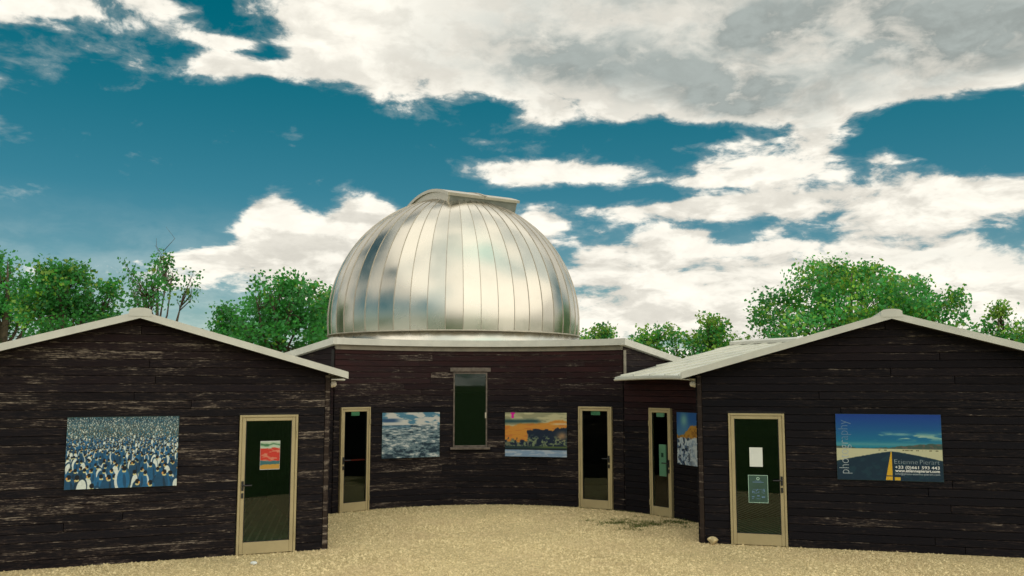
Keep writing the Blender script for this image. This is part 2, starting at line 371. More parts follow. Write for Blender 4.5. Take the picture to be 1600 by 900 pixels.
def straight_wall(name, parent, x0, x1, top, holes, y0, red, wear, zmax_rel, joints=True, sheath=True, zstart=.0):
    """plank wall in the local plane y = y0 facing -y; top(x) gives its height; holes = [(xa, xb, za, zb)]"""
    w = empty(name, (0, 0, 0), 0, parent)
    ztop = max(top(x0), top(x1), top((x0 + x1) / 2)); k = 0; z = zstart
    while z < ztop - .01:
        za, zb = z + .0025, min(z + BOARD - .0025, ztop)
        spans = [(x0, x1)]
        for (ha, hb, hz0, hz1) in holes:
            if zb > hz0 + .02 and za < hz1 - .02:
                ns = []
                for a, b in spans:
                    if hb <= a or ha >= b: ns.append((a, b)); continue
                    if ha - a > .02: ns.append((a, ha))
                    if b - hb > .02: ns.append((hb, b))
                spans = ns
        if joints:
            ns = []
            for a, b in spans:
                if b - a > 3.2 and random.random() < .3:
                    c = a + (b - a) * random.uniform(.3, .7); ns += [(a, c - .002), (c + .002, b)]
                else: ns.append((a, b))
            spans = ns
        for a, b in spans:
            pts = [(a, za), (b, za), (b, zb), (a, zb)]
            # cut to the slope of the roof
            xs = [a, (x0 + x1) / 2, b]
            if min(top(a), top(b)) < zb:
                pk = (x0 + x1) / 2
                sl = (top(pk) - top(x0)) / (pk - x0)
                pts = clip(pts, -sl, 1, top(x0) - sl * x0); pts = clip(pts, sl, 1, top(x0) + sl * x1)
                if len(pts) < 3 or max(p[0] for p in pts) - min(p[0] for p in pts) < .05: continue
            o = plank_poly(w, pts, y0, stain((z + .06) / zmax_rel, red, wear), a)
        z += BOARD; k += 1
    if sheath:
        bm = bmesh.new()
        # lining behind the boards, built round the openings
        cuts = sorted(set([x0, x1] + [h[0] for h in holes] + [h[1] for h in holes] + [(x0 + x1) / 2]))
        for a, b in zip(cuts, cuts[1:]):
            hz = [(h[2], h[3]) for h in holes if h[0] <= (a + b) / 2 <= h[1]]
            lo = 0.0
            segs = []
            for s0, s1 in sorted(hz):
                if s0 > lo: segs.append((lo, s0, s0))
                lo = s1
            segs.append((lo, top(a) - .01, top(b) - .01))
            for l, ta, tb in segs:
                if ta <= l and tb <= l: continue
                vs = [bm.verts.new((x, y, zz)) for y in (y0 + .003, y0 + .10) for x, zz in ((a, l), (b, l), (b, tb), (a, ta))]
                for f in ((0,1,2,3),(7,6,5,4),(0,4,5,1),(1,5,6,2),(2,6,7,3),(3,7,4,0)): bm.faces.new([vs[i] for i in f])
        bm_obj('wall_lining', bm, 'sheathing', w)
    return w

def door(parent, x, y, rz, width, height, handle, bar=None, tilt=0.0):
    """glazed aluminium door: local origin bottom centre, facing -y"""
    d = empty('door', (x, y, 0), rz, parent)
    w = width / 2; st = .085 if width > .75 else .075; top = .085; bot = .185
    bm = bmesh.new()
    box_bm(bm, -w, -w + .035, -.075, .05, 0, height); box_bm(bm, w - .035, w, -.075, .05, 0, height)
    box_bm(bm, -w + .035, w - .035, -.075, .05, height - .035, height)
    bm_obj('door_frame', bm, 'door_aluminium', d, .004)
    a, b = -w + .038, w - .038
    for nm, q in (('stile', (a, a + st - .03, .012, height - .038)), ('stile', (b - st + .03, b, .012, height - .038)),
                  ('rail', (a + st - .03, b - st + .03, .012, bot)), ('rail', (a + st - .03, b - st + .03, height - .038 - (top - .035), height - .038))):
        box(nm, q[0] + .0005, q[1] - .0005, -.066, -.02, q[2], q[3], 'door_aluminium', d, .004)
    box('pane', a + st - .035, b - st + .035, -.046, -.038, bot - .008, height - top + .004, 'door_glass', d)
    bm = bmesh.new()
    for q in ((a + st - .03, a + st - .022, bot, height - top), (b - st + .022, b - st + .03, bot, height - top)): box_bm(bm, q[0], q[1], -.0655, -.0505, q[2], q[3])
    box_bm(bm, a + st - .022, b - st + .022, -.0655, -.0505, bot + .0005, bot + .008)
    bm_obj('gasket', bm, 'black_metal', d)
    hx = (a + (st - .03) / 2) if handle < 0 else (b - (st - .03) / 2); s = -1 if handle < 0 else 1
    bm = bmesh.new(); box_bm(bm, hx - .017, hx + .017, -.078, -.066, .94, 1.08)
    tube_bm(bm, [(hx, -.07, 1.02), (hx, -.115, 1.02), (hx - s * .02, -.125, 1.02), (hx - s * .13, -.125, 1.018)], .011, 8)
    bm_obj('handle', bm, 'black_metal', d)
    bm = bmesh.new(); box_bm(bm, hx - .016, hx + .016, -.080, -.066, .83, .905); tube_bm(bm, [(hx, -.078, .875), (hx, -.092, .875)], .012, 10)
    bm_obj('lock', bm, 'black_metal', d)
    if bar is not None:
        bm = bmesh.new(); tube_bm(bm, [(a + .03, .0, 1.0), (a + .03, .05, 1.0), (b - .03, .05, 1.0), (b - .03, .0, 1.0)], .016, 8)
        bm_obj('push_bar', bm, 'red_bar', d)
    for zz in (.25, height - .3):
        bm = bmesh.new(); tube_bm(bm, [(-s * (w - .012), -.082, zz - .05), (-s * (w - .012), -.082, zz + .05)], .011, 8); bm_obj('hinge', bm, 'door_aluminium', d)
    return d

def sloped_slab(name, corners, th, m, parent):
    """slab whose top face has the given corners, th thick downwards"""
    n = len(corners); v = [tuple(c) for c in corners] + [(c[0], c[1], c[2] - th) for c in corners]
    f = [tuple(range(n)), tuple(range(2 * n - 1, n - 1, -1))] + [(i, (i + 1) % n, n + (i + 1) % n, n + i) for i in range(n)]
    return mesh_obj(name, v, f, m, parent)

# ------------------------------------------------------------------ the ground
def build_ground():
    n = 40; vs = []; fs = []
    S = 900
    g = mesh_obj('ground', [(-S, -S, -.02), (S, -S, -.02), (S, S, -.02), (-S, S, -.02)], [(0, 1, 2, 3)], 'lawn'); tag(g, kind='structure')
    # gravel yard with slight unevenness
    xs = np.linspace(-16, 16, 129); ys = np.linspace(7.5, 28, 129); v = []; 
    for y in ys:
        for x in xs: v.append((x, y, .010 * sin(x * 1.7 + 1.3 * sin(y * .9)) * sin(y * 1.3) * .5))
    f = [(j * 129 + i, j * 129 + i + 1, (j + 1) * 129 + i + 1, (j + 1) * 129 + i) for j in range(128) for i in range(128)]
    y = mesh_obj('gravel_yard', v, f, 'gravel', smooth=True); tag(y, kind='structure')
build_ground()

# ------------------------------------------------------------------ plan of the place
C = np.array([-0.45, 14.96]); R = 4.22           # centre and radius of the round courtyard wall
A_L, A_R = -46.8, 39.8                            # bearings of the two corners of the observatory block
def arc(a, r=0.0): return np.array([C[0] + (R + r) * sin(radians(a)), C[1] + (R + r) * cos(radians(a))])
WING_R = dict(o=np.array([3.01, 14.66]), rz=radians(-15.93), s=1)
WING_L = dict(o=np.array([-2.85, 14.10]), rz=radians(22.07), s=-1)
for W in (WING_R, WING_L):
    W['x'] = np.array([cos(W['rz']), sin(W['rz'])]); W['y'] = np.array([-sin(W['rz']), cos(W['rz'])])

def build_wing(W, peak_s, name, label, red, wear, label_door=None):
    s = W['s']; wd = 2 * peak_s; dep = 6.6
    root = empty(name, (W['o'][0], W['o'][1], 0), W['rz'])
    tag(root, label, 'building', 'gabled wings facing the courtyard')
    sl = .285; ze = 2.72 + sl * .0                 # wall height at the eaves
    X = lambda q: s * q
    xa, xb = sorted((X(.0), X(wd))); mid = X(peak_s)
    top = lambda x: ze + sl * (peak_s - abs(x - mid)) - .03
    dh = sorted((X(.47), X(1.35)))
    straight_wall('front_wall', root, xa + (.075 if s > 0 else .0), xb - (.075 if s < 0 else 0), top, [(dh[0], dh[1], 0, 2.045)], 0, red, wear, 3.5)
    # corner boards
    for q, sg in ((0, 1), (wd, -1)):
        c0, c1 = sorted((X(q), X(q + sg * .072)))
        o = plank_poly(root, [(c0, 0), (c1, 0), (c1, ze - .06), (c0, ze - .06)], -.004, (.035, .024, .018, wear + .25), 0); o.name = 'corner_board'
    # side walls, seen only from the side: boards on both, lining inside
    for q, sg in ((0, -1), (wd, 1)):
        holder = empty('side_wall', (X(q), 0, 0), 0, root)
        if s * sg > 0: holder.rotation_euler = (0, 0, pi / 2)
        else: holder.rotation_euler = (0, 0, -pi / 2)
        a0, a1 = (.03, dep) if s * sg > 0 else (-dep, -.03)
        k = 0; z = 0
        while z < ze - .05:
            zt = min(z + BOARD - .0025, ze - .06)
            o = plank_poly(holder, [(a0, z + .0025), (a1, z + .0025), (a1, zt), (a0, zt)], .0, stain(z / 3.5, red, wear), 0); z += BOARD
        box('wall_lining', a0 + .08, a1 - .0, .003, .10, 0, ze - .02, 'sheathing', holder)
    bk = box('back_wall', xa + .11, xb - .11, dep - .1, dep, 0, ze - .05, 'sheathing', root)
    gb = mesh_obj('back_gable', [(xa + .11, dep - .1, ze - .048), (xb - .11, dep - .1, ze - .048), (mid, dep - .1, top(mid) - .03), (xa + .11, dep, ze - .048), (xb - .11, dep, ze - .048), (mid, dep, top(mid) - .03)],
                  [(0, 1, 2), (3, 5, 4), (0, 3, 4, 1), (1, 4, 5, 2), (2, 5, 3, 0)], 'sheathing', root)
    # room: floor boards running across, visible through the glass
    fl = empty('floor', (0, 0, 0), 0, root)
    box('floor_base', xa + .11, xb - .11, .10, dep - .11, .004, .030, 'floor_green', fl)
    ang = radians(-11) - W['rz']
    dx, dy = sin(-ang) * -1, cos(ang)
    dirv = np.array([sin(radians(-11)) , cos(radians(-11))]); lx = dirv @ W['x']; ly = dirv @ W['y']
    for i in range(48):
        c = X(.1 + i * .125 - 1.4 * s * lx)
        poly = []
        p0 = np.array([c, .11]); L = (dep - .25) / ly
        hw = .016
        pts = [(p0[0] - hw, p0[1]), (p0[0] + hw, p0[1]), (p0[0] + hw + lx * L, p0[1] + ly * L), (p0[0] - hw + lx * L, p0[1] + ly * L)]
        pts = clip(pts, 1, 0, xb - .13); pts = clip(pts, -1, 0, -(xa + .13))
        if len(pts) < 3: continue
        sloped_slab('floor_board', [(p[0], p[1], .036) for p in pts], .010, 'deck_floor', fl)
    # roof
    rf = empty('roof', (0, 0, 0), 0, root)
    oh = .22; fo = .27; th = .045
    zr = ze + sl * peak_s + .045                   # top of the sheets at the ridge
    nsh = 14
    for side in (-1, 1):
        y0, y1 = -fo + .02, dep + .15
        for i in range(nsh):
            a = y0 + (y1 - y0) * i / nsh; b = y0 + (y1 - y0) * (i + 1) / nsh
            e = mid + side * (peak_s + oh); zt = zr - sl * (peak_s + oh)
            pts = [(mid, a + .004, zr), (e, a + .004, zt), (e, b - .004, zt), (mid, b - .004, zr)]
            sloped_slab('roof_sheet', pts, th, 'roof_sheet', rf)
        bm = bmesh.new()
        for i in range(1, nsh):
            a = y0 + (y1 - y0) * i / nsh; e = mid + side * (peak_s + oh); zt = zr - sl * (peak_s + oh)
            v = [bm.verts.new(q) for q in ((mid, a - .012, zr + .001), (mid, a + .012, zr + .001), (e, a + .012, zt + .001), (e, a - .012, zt + .001), (mid, a - .012, zr + .03), (mid, a + .012, zr + .03), (e, a + .012, zt + .03), (e, a - .012, zt + .03))]
            for f in ((4,5,6,7),(0,4,7,3),(1,2,6,5),(0,1,5,4),(3,7,6,2)): bm.faces.new([v[j] for j in f])
        o = bm_obj('standing_seams', bm, 'roof_sheet', rf); o['kind'] = 'stuff'
        # verge board on the gable: pale painted strip
        e = mid + side * (peak_s + oh); zt = zr - sl * (peak_s + oh)
        h = .105
        v = []
        for yy in (-fo - .014, -fo + .018):
            v += [(mid, yy, zr + .008), (e, yy, zt + .008), (e, yy, zt + .008 - h), (mid, yy, zr + .008 - h)]
        mesh_obj('verge_board', v, [(0,1,2,3),(7,6,5,4),(0,4,5,1),(1,5,6,2),(2,6,7,3)], 'fascia_paint', rf)
        box('eaves_board', e - side * .005, e + side * .02, -fo + .02, dep + .1, zt - .10, zt + .003, 'fascia_paint', rf)
        # soffit boards under the overhang
        v = [(mid, -fo + .02, zr - .08), (e, -fo + .02, zt - .08), (e, -.03, zt - .08), (mid, -.03, zr - .08)]
        sloped_slab('soffit', v, .015, 'sheathing', rf)
    # ridge cap: folded cap with a raised end
    pr = [(-.155, -.06), (-.150, .028), (-.115, .052), (-.05, .062), (0, .065), (.05, .062), (.115, .052), (.150, .028), (.155, -.06)]
    v = []; n = len(pr)
    for yy in (-fo - .02, dep + .16): v += [(mid + px, yy, zr + pz - .012) for px, pz in pr]
    f = [(i, i + 1, n + i + 1, n + i) for i in range(n - 1)] + [tuple(range(n)), tuple(range(2 * n - 1, n - 1, -1))]
    mesh_obj('ridge_cap', v, f, 'fascia_paint', rf)
    # door
    door(root, (dh[0] + dh[1]) / 2, 0.02, 0, .86, 2.055, 1 if s > 0 else -1)
    bm = bmesh.new(); box_bm(bm, dh[0] - .01, dh[1] + .01, -.034, .0, 2.060, 2.085); 
    bm_obj('door_head_drip', bm, 'sheathing', root)
    return root
wing_l = build_wing(WING_L, 2.78, 'gallery_wing', 'dark timber gabled wing with the penguin poster on its front', .30, .62)
wing_r = build_wing(WING_R, 2.95, 'gallery_wing', 'dark timber gabled wing with the desert road poster on its front', .12, .30)

# ------------------------------------------------------------------ curved plank walls
def curved_wall(name, parent, a0, a1, ztop, holes, red, wear, zrel):
    """boards following the courtyard circle between two bearings; holes = [(bearing, bearing, z, z)]"""
    w = empty(name, (0, 0, 0), 0, parent); z = 0.0
    while z < ztop - .02:
        za, zb = z + .0025, min(z + BOARD - .0025, ztop)
        spans = [(a0, a1)]
        for (ha, hb, h0, h1) in holes:
            if zb > h0 + .02 and za < h1 - .02:
                ns = []
                for a, b in spans:
                    if hb <= a or ha >= b: ns.append((a, b)); continue
                    if ha - a > .3: ns.append((a, ha))
                    if b - hb > .3: ns.append((hb, b))
                spans = ns
        ns = []
        for a, b in spans:
            while b - a > 34:
                c = a + random.uniform(18, 30); ns.append((a, c - .03)); a = c + .03
            ns.append((a, b))
        for a, b in ns:
            n = max(2, int((b - a) / 2.2) + 1); tilt = random.uniform(0, .005); off = random.uniform(0, 60); row = random.randint(0, 40) * .12
            v = []; uv = []
            prof = [(.0, za), (-TH * .55, za), (-TH - tilt, za + .004), (-TH, zb - .004), (-TH * .55, zb), (.0, zb)]
            for i in range(n):
                t = a + (b - a) * i / (n - 1)
                for (dr, zz) in prof:
                    q = arc(t, dr); v.append((q[0], q[1], zz)); uv.append((radians(t) * R + off, zz - za + row))
            m = len(prof)
            f = [(i * m + k, i * m + k + 1, (i + 1) * m + k + 1, (i + 1) * m + k) for i in range(n - 1) for k in range(m - 1)]
            f += [tuple(range(m)), tuple(range((n - 1) * m, n * m))]
            o = mesh_obj('plank', v, f, 'weathered_wood', w, uv); o.color = stain((z + .06) / zrel, red, wear)
        z += BOARD
    # lining behind
    cuts = sorted(set([a0, a1] + [h[0] for h in holes] + [h[1] for h in holes])); bm = bmesh.new()
    for a, b in zip(cuts, cuts[1:]):
        hz = sorted((h[2], h[3]) for h in holes if h[0] <= (a + b) / 2 <= h[1]); lo = 0; segs = []
        for h0, h1 in hz:
            if h0 > lo: segs.append((lo, h0))
            lo = h1
        segs.append((lo, ztop - .01)); n = max(2, int((b - a) / 4) + 2)
        for l, t in segs:
            rg = []
            for i in range(n):
                th = a + (b - a) * i / (n - 1)
                rg.append([bm.verts.new((*arc(th, dr), zz)) for dr, zz in ((.003, l), (.10, l), (.10, t), (.003, t))])
            for p, q in zip(rg, rg[1:]):
                for k in range(4): bm.faces.new((p[k], p[(k + 1) % 4], q[(k + 1) % 4], q[k]))
            bm.faces.new(rg[0]); bm.faces.new(rg[-1][::-1])
    bm_obj('wall_lining', bm, 'sheathing', w)
    return w
def arc_strip(name, parent, a0, a1, r0, r1, z0, z1, m, zf=None):
    n = max(3, int((a1 - a0) / 2) + 1); v = []
    for i in range(n):
        t = a0 + (a1 - a0) * i / (n - 1)
        for dr, zz in ((r0, z0), (r1, z0), (r1, z1), (r0, z1)): q = arc(t, dr); v.append((q[0], q[1], zz))
    f = [(i * 4 + k, i * 4 + (k + 1) % 4, i * 4 + 4 + (k + 1) % 4, i * 4 + 4 + k) for i in range(n - 1) for k in range(4)]
    f += [(0, 1, 2, 3), tuple((n - 1) * 4 + k for k in (3, 2, 1, 0))]
    return mesh_obj(name, v, f, m, parent)

def build_observatory():
    root = empty('observatory_building', (C[0], C[1] + R, 0)); inv = Vector((-C[0], -C[1] - R, 0))
    tag(root, 'concave dark timber block with pale roof edge standing under the metal dome', 'building')
    body = empty('body', tuple(inv), 0, root)     # parts below are laid out in world coordinates
    root_parts.append(body)
    DL, DR, WN = (-44.9, -35.5), (25.9, 36.4), (-10.9, -1.0)
    ZT = 3.25; FALL = .155
    curved_wall('front_wall', root, A_L, A_R, ZT, [(DL[0], DL[1], 0, 2.045), (DR[0], DR[1], 0, 2.045), (WN[0], WN[1], 1.19, 2.77)], .85, .50, 3.3)
    # pale roof edge along the front, timber trim below it
    arc_strip('roof_edge', root, A_L - .6, A_R + .6, -.13, .12, 3.302, 3.435, 'fascia_paint')
    arc_strip('trim_board', root, A_L, A_R, -.055, .0, 3.205, 3.299, 'trim_board')
    # side walls going out from the courtyard, with falling roof edge
    ends = {}
    for a, L, sg in ((A_R, 2.7, 1), (A_L, 1.8, -1)):
        p0 = arc(a); e = np.array([sin(radians(a)), cos(radians(a))]); nrm = np.array([e[1], -e[0]]) * sg
        sw = empty('side_wall', (p0[0], p0[1], 0), atan2(e[1], e[0]), root)
        z = 0
        ysg = -1 if sg > 0 else 1
        while z < 3.26:
            pts = [(.0, z + .0025), (L, z + .0025), (L, z + BOARD - .0025), (0, z + BOARD - .0025)]
            pts = clip(pts, FALL, 1, 3.27)
            if len(pts) >= 3:
                if sg > 0: o = plank_poly(sw, pts, 0, stain(z / 3.3, .2, .62), 0)
                else:
                    o = plank_poly(sw, [(-x, q) for x, q in pts], 0, stain(z / 3.3, .2, .3), 0); o.rotation_euler = (0, 0, pi)
            z += BOARD
        v = [(x, y, q) for y in (ysg * -.003, ysg * -.1) for x, q in ((.08, 0), (L, 0), (L, 3.25 - FALL * L), (.08, 3.25 - FALL * .08))]
        mesh_obj('wall_lining', v, [(0,1,2,3),(7,6,5,4),(0,4,5,1),(1,5,6,2),(2,6,7,3),(3,7,4,0)], 'sheathing', sw)
        # corner post
        box('corner_post', -.030, .045, ysg * .026, ysg * .046, 2.60, 3.2, 'trim_board' if sg > 0 else 'sheathing', sw)
        # falling roof edge
        v = []
        for y in (ysg * -.02, ysg * .13): v += [(-.13, y, 3.435), (L + .2, y, 3.435 - FALL * (L + .33)), (L + .2, y, 3.302 - FALL * (L + .33)), (-.13, y, 3.302)]
        mesh_obj('roof_edge', v, [(0,1,2,3),(7,6,5,4),(0,4,5,1),(1,5,6,2),(2,6,7,3),(3,7,4,0)], 'fascia_paint', sw)
        ends[sg] = p0 + e * L
    # remaining walls and roof behind
    rp, lp = ends[1], ends[-1]
    poly = [rp, np.array([rp[0], 27.0]), np.array([lp[0], 27.0]), lp]
    bm = bmesh.new()
    for p, q in zip(poly, poly[1:]):
        zp = 3.25 - FALL * (hypot(*(p - C)) - R); zq = 3.25 - FALL * (hypot(*(q - C)) - R)
        vs = [bm.verts.new(t) for t in ((p[0], p[1], 0), (q[0], q[1], 0), (q[0], q[1], max(zq, 2.0)), (p[0], p[1], max(zp, 2.0)))]; bm.faces.new(vs)
    bmesh.ops.solidify(bm, geom=list(bm.faces), thickness=.1)
    bm_obj('rear_wall', bm, 'sheathing', root)
    def outer(a):
        d = np.array([sin(radians(a)), cos(radians(a))]); best = 99
        segs = [(arc(A_R), rp)] + list(zip(poly, poly[1:])) + [(lp, arc(A_L))]
        for p, q in segs:
            M = np.array([[d[0], -(q - p)[0]], [d[1], -(q - p)[1]]])
            if abs(np.linalg.det(M)) < 1e-6: continue
            t, u = np.linalg.solve(M, p - C)
            if -1e-6 <= u <= 1 + 1e-6 and t > R + .2: best = min(best, t)
        return best
    angs = np.linspace(A_L + .02, A_R - .02, 60); v = []; 
    for a in angs:
        t = outer(a) if True else 0
        if t > 50: t = R + 1.8
        p = arc(a, -.02); q = arc(a, t - R)
        z0, z1 = 3.40, max(3.40 - FALL * (t - R), 2.05)
        v += [(p[0], p[1], z0), (q[0], q[1], z1), (p[0], p[1], z0 - .09), (q[0], q[1], z1 - .09)]
    f = []
    for i in range(len(angs) - 1):
        k = 4 * i; f += [(k, k + 1, k + 5, k + 4), (k + 2, k + 6, k + 7, k + 3), (k, k + 4, k + 6, k + 2), (k + 1, k + 3, k + 7, k + 5)]
    mesh_obj('roof_deck', v, f, 'roof_sheet', root)
    # hall: floor and partition, dim behind the glass
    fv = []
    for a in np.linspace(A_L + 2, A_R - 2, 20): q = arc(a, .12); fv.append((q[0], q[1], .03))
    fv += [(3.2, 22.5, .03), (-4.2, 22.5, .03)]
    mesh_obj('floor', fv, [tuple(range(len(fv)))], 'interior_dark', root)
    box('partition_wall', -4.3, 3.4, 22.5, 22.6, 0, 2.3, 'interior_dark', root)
    # doors
    for (a0, a1), h, bar in ((DL, -1, 1), (DR, 1, None)):
        p, q = arc(a0), arc(a1); m = (p + q) / 2; am = (a0 + a1) / 2
        door(root, m[0], m[1], -radians(am), hypot(*(q - p)) - .02, 2.055, h, bar)
    # tall window
    p, q = arc(WN[0]), arc(WN[1]); m = (p + q) / 2; am = (WN[0] + WN[1]) / 2; w = hypot(*(q - p)) / 2 - .005
    wn = empty('window', (m[0], m[1], 1.2), -radians(am), root)
    bm = bmesh.new()
    box_bm(bm, -w, -w + .03, -.045, .06, .0, 1.56); box_bm(bm, w - .03, w, -.045, .06, .0, 1.56); box_bm(bm, -w + .03, w - .03, -.04, .06, 1.53, 1.56); box_bm(bm, -w + .03, w - .03, -.04, .06, 0, .03)
    bm_obj('frame', bm, 'aged_trim', wn, .003)
    box('pane', -w + .028, w - .028, -.01, .0, .028, 1.532, 'door_glass', wn)
    box('sill', -w - .06, w + .06, -.11, -.0, -.05, -.004, 'aged_trim', wn, .004)
    box('head_board', -w - .07, w + .07, -.058, -.0, 1.575, 1.66, 'aged_trim', wn, .004)
    bm = bmesh.new(); box_bm(bm, w - .05, w - .02, -.075, -.046, .60, .72); bm_obj('latch', bm, 'dome_trim', wn)
    for o in list(bpy.data.objects):                # children were laid out in world coordinates
        if o.parent == root and o != body: o.location = Vector(o.location) + inv
    bpy.data.objects.remove(body)
    return root
root_parts = []
obs = build_observatory()

# ------------------------------------------------------------------ the low annexes between block and wings
def wing_local(W, p): d = np.asarray(p) - W['o']; return d @ W['x'], d @ W['y']
def meet_wing(W, sg):
    a = 45 * sg if sg > 0 else -50
    best = None
    for k in range(4000):
        t = (A_R if sg > 0 else A_L) + sg * k * .01
        x, y = wing_local(W, arc(t))
        if x * W['s'] > -.03: return t
    return a
def build_annexe(sg, W, a_corner, axis, label, red, wear, holes, door_at=None):
    a_end = meet_wing(W, sg)
    lo, hi = sorted((a_corner + sg * .45, a_end))
    mid = arc((lo + hi) / 2); root = empty('annexe', (mid[0], mid[1], 0)); inv = Vector((-mid[0], -mid[1], 0))
    tag(root, label, 'building')
    curved_wall('front_wall', root, lo, hi, 2.60, holes, red, wear, 2.6)
    e = np.array([sin(radians(axis)), cos(radians(axis))]); tt = np.array([e[1], -e[0]])      # outwards, and along the ridge (to the right)
    Z = lambda p: 2.745 + .165 * ((p - C) @ e - R)
    RIDGE = R + 4.4
    rf = empty('roof', (0, 0, 0), 0, root)
    ca = np.array([sin(radians(a_corner)), cos(radians(a_corner))]); cn = np.array([ca[1], -ca[0]]) * -sg   # keep cn.p <= cn.C (annexe side)
    OV = .40
    # band of plan from the courtyard eave to the ridge, cut into sheets
    t0, t1 = -7, 7; step = .42
    k = 0; x = t0; sheets = []
    while x < t1:
        xa, xb = x, x + step
        pts = []
        for q in np.linspace(xa, xb, 5):
            if abs(q) > R - OV - .02: continue
            rho = sqrt((R - OV) ** 2 - q * q); p = C + tt * q + e * rho; pts.append((p[0], p[1]))
        if len(pts) >= 2:
            qa, qb = None, None
            p = C + tt * xb + e * RIDGE; pts.append((p[0], p[1])); p = C + tt * xa + e * RIDGE; pts.append((p[0], p[1]))
            off = .055 * sg
            poly = clip(pts, cn[0], cn[1], cn @ C - .055)
            # part clear of the wing, and part riding over the wing's own roof
            wx = W['x'] * W['s']
            if len(poly) >= 3:
                A = clip(poly, wx[0], wx[1], wx @ W['o'] - .235)
                if len(A) >= 3: sheets.append(A)
                Bp = clip(poly, -wx[0], -wx[1], -(wx @ W['o'] - .235))
                # keep where annexe roof is above wing roof: 2.765+.285*s - (2.685+.165*((p-C).e-R)) <= 0
                if len(Bp) >= 3:
                    g = .285 * wx - .165 * e; c0 = -(2.765 - 2.745 + .165 * (C @ e + R)) + .285 * (wx @ W['o'])
                    Bp = clip(Bp, g[0], g[1], c0 + .03)
                    if len(Bp) >= 3: sheets.append(Bp)
        x += step
    for s_ in sheets:
        cx = sum(p[0] for p in s_) / len(s_); cy = sum(p[1] for p in s_) / len(s_)
        sloped_slab('roof_sheet', [(*(np.array(p)), Z(np.array(p))) for p in s_], .035, 'roof_sheet', rf)
    # seams between the sheets
    bm = bmesh.new(); x = t0 + step
    while x < t1:
        if abs(x) < R - OV - .05:
            rho = sqrt((R - OV) ** 2 - x * x); seg = [tuple(C + tt * x + e * rho), tuple(C + tt * x + e * RIDGE)]
            ts = np.linspace(0, 1, 40); P = [np.array(seg[0]) * (1 - t) + np.array(seg[1]) * t for t in ts]
            def ok(p):
                s_, y_ = wing_local(W, p); s_ *= W['s']
                if cn @ p > cn @ C - .09: return False
                return s_ < -.25 or 2.765 + .285 * s_ < Z(p)
            P = [p for p in P if ok(p)]
            if len(P) >= 2:
                a, b = P[0], P[-1]
                vs = []
                for p in (a, b):
                    for d_, h in ((-.011, .0), (.011, .0), (.011, .028), (-.011, .028)): q = p + tt * d_; vs.append(bm.verts.new((q[0], q[1], Z(p) + h)))
                for f in ((0,1,5,4),(1,2,6,5),(2,3,7,6),(3,0,4,7),(0,3,2,1),(4,5,6,7)): bm.faces.new([vs[i] for i in f])
        x += step
    o = bm_obj('standing_seams', bm, 'roof_sheet', rf); o['kind'] = 'stuff'
    # ridge flashing
    qs = [C + tt * q + e * RIDGE for q in np.linspace(t0, t1, 280)]
    qs = [p for p in qs if cn @ p < cn @ C - .06 and wing_local(W, p)[0] * W['s'] < 2.4]
    a, b = qs[0], qs[-1]; zr = Z(a)
    v = []
    for p in (a, b):
        for d_, h in ((-.16, -.012), (-.16, .055), (.0, .10), (.16, .055), (.16, -.012)): q = p + e * d_; v.append((q[0], q[1], zr + h))
    mesh_obj('ridge_cap', v, [(0,1,6,5),(1,2,7,6),(2,3,8,7),(3,4,9,8),(4,0,5,9),(0,4,3,2,1),(5,6,7,8,9)], 'fascia_paint', rf)
    # rear slope and rear wall
    d1 = a + e * 1.6; d2 = b + e * 1.6
    sloped_slab('rear_slope', [(a[0], a[1], zr), (b[0], b[1], zr), (d2[0], d2[1], zr - .5), (d1[0], d1[1], zr - .5)], .05, 'roof_sheet', rf)
    r1, r2 = a + e * 1.4, b + e * 1.4
    mesh_obj('rear_wall', [(*r1, 0), (*r2, 0), (*r2, zr - .5), (*r1, zr - .5), (*(r1 - e * .1), 0), (*(r2 - e * .1), 0), (*(r2 - e * .1), zr - .5), (*(r1 - e * .1), zr - .5)],
             [(0,1,2,3),(7,6,5,4),(0,4,5,1),(1,5,6,2),(2,6,7,3),(3,7,4,0)], 'sheathing', root)
    # gutter along the courtyard eave: follows the curve
    pts = []
    for t in np.arange(a_corner - 14, a_corner + 60, .5) if sg > 0 else np.arange(a_corner + 14, a_corner - 60, -.5):
        p = arc(t, -OV)
        if cn @ p > cn @ C - .06: continue
        s_, y_ = wing_local(W, p)
        if s_ * W['s'] > -.06: break
        pts.append(p)
    bm = bmesh.new(); prev = None; prof = [(.02, .0), (.02, -.05), (-.03, -.062), (-.065, -.04), (-.07, .0), (-.06, .0), (-.055, -.035), (-.028, -.052), (.01, -.042), (.01, .0)]
    for p in pts:
        r_ = (p - C) / hypot(*(p - C)); zz = Z(p) - .037
        ring = [bm.verts.new((*(p + r_ * d_ * .8), zz + h * .62)) for d_, h in prof]
        if prev:
            for i in range(len(prof)): bm.faces.new((prev[i], prev[(i + 1) % len(prof)], ring[(i + 1) % len(prof)], ring[i]))
        else: bm.faces.new(ring)
        prev = ring
    bm.faces.new(prev[::-1]); bm_obj('gutter', bm, 'fascia_paint', rf)
    # soffit
    soff = []
    for p in pts:
        r_ = (p - C) / hypot(*(p - C)); soff.append((p + r_ * .03, p + r_ * (OV - .03)))
    v = []; 
    for p, q in soff: v += [(*p, Z(p) - .055), (*q, Z(p) - .055), (*p, Z(p) - .04), (*q, Z(p) - .04)]
    f = []
    for i in range(len(soff) - 1): k = 4 * i; f += [(k, k + 1, k + 5, k + 4), (k + 2, k + 6, k + 7, k + 3), (k, k + 4, k + 6, k + 2), (k + 1, k + 3, k + 7, k + 5)]
    mesh_obj('soffit', v, f, 'sheathing', rf)
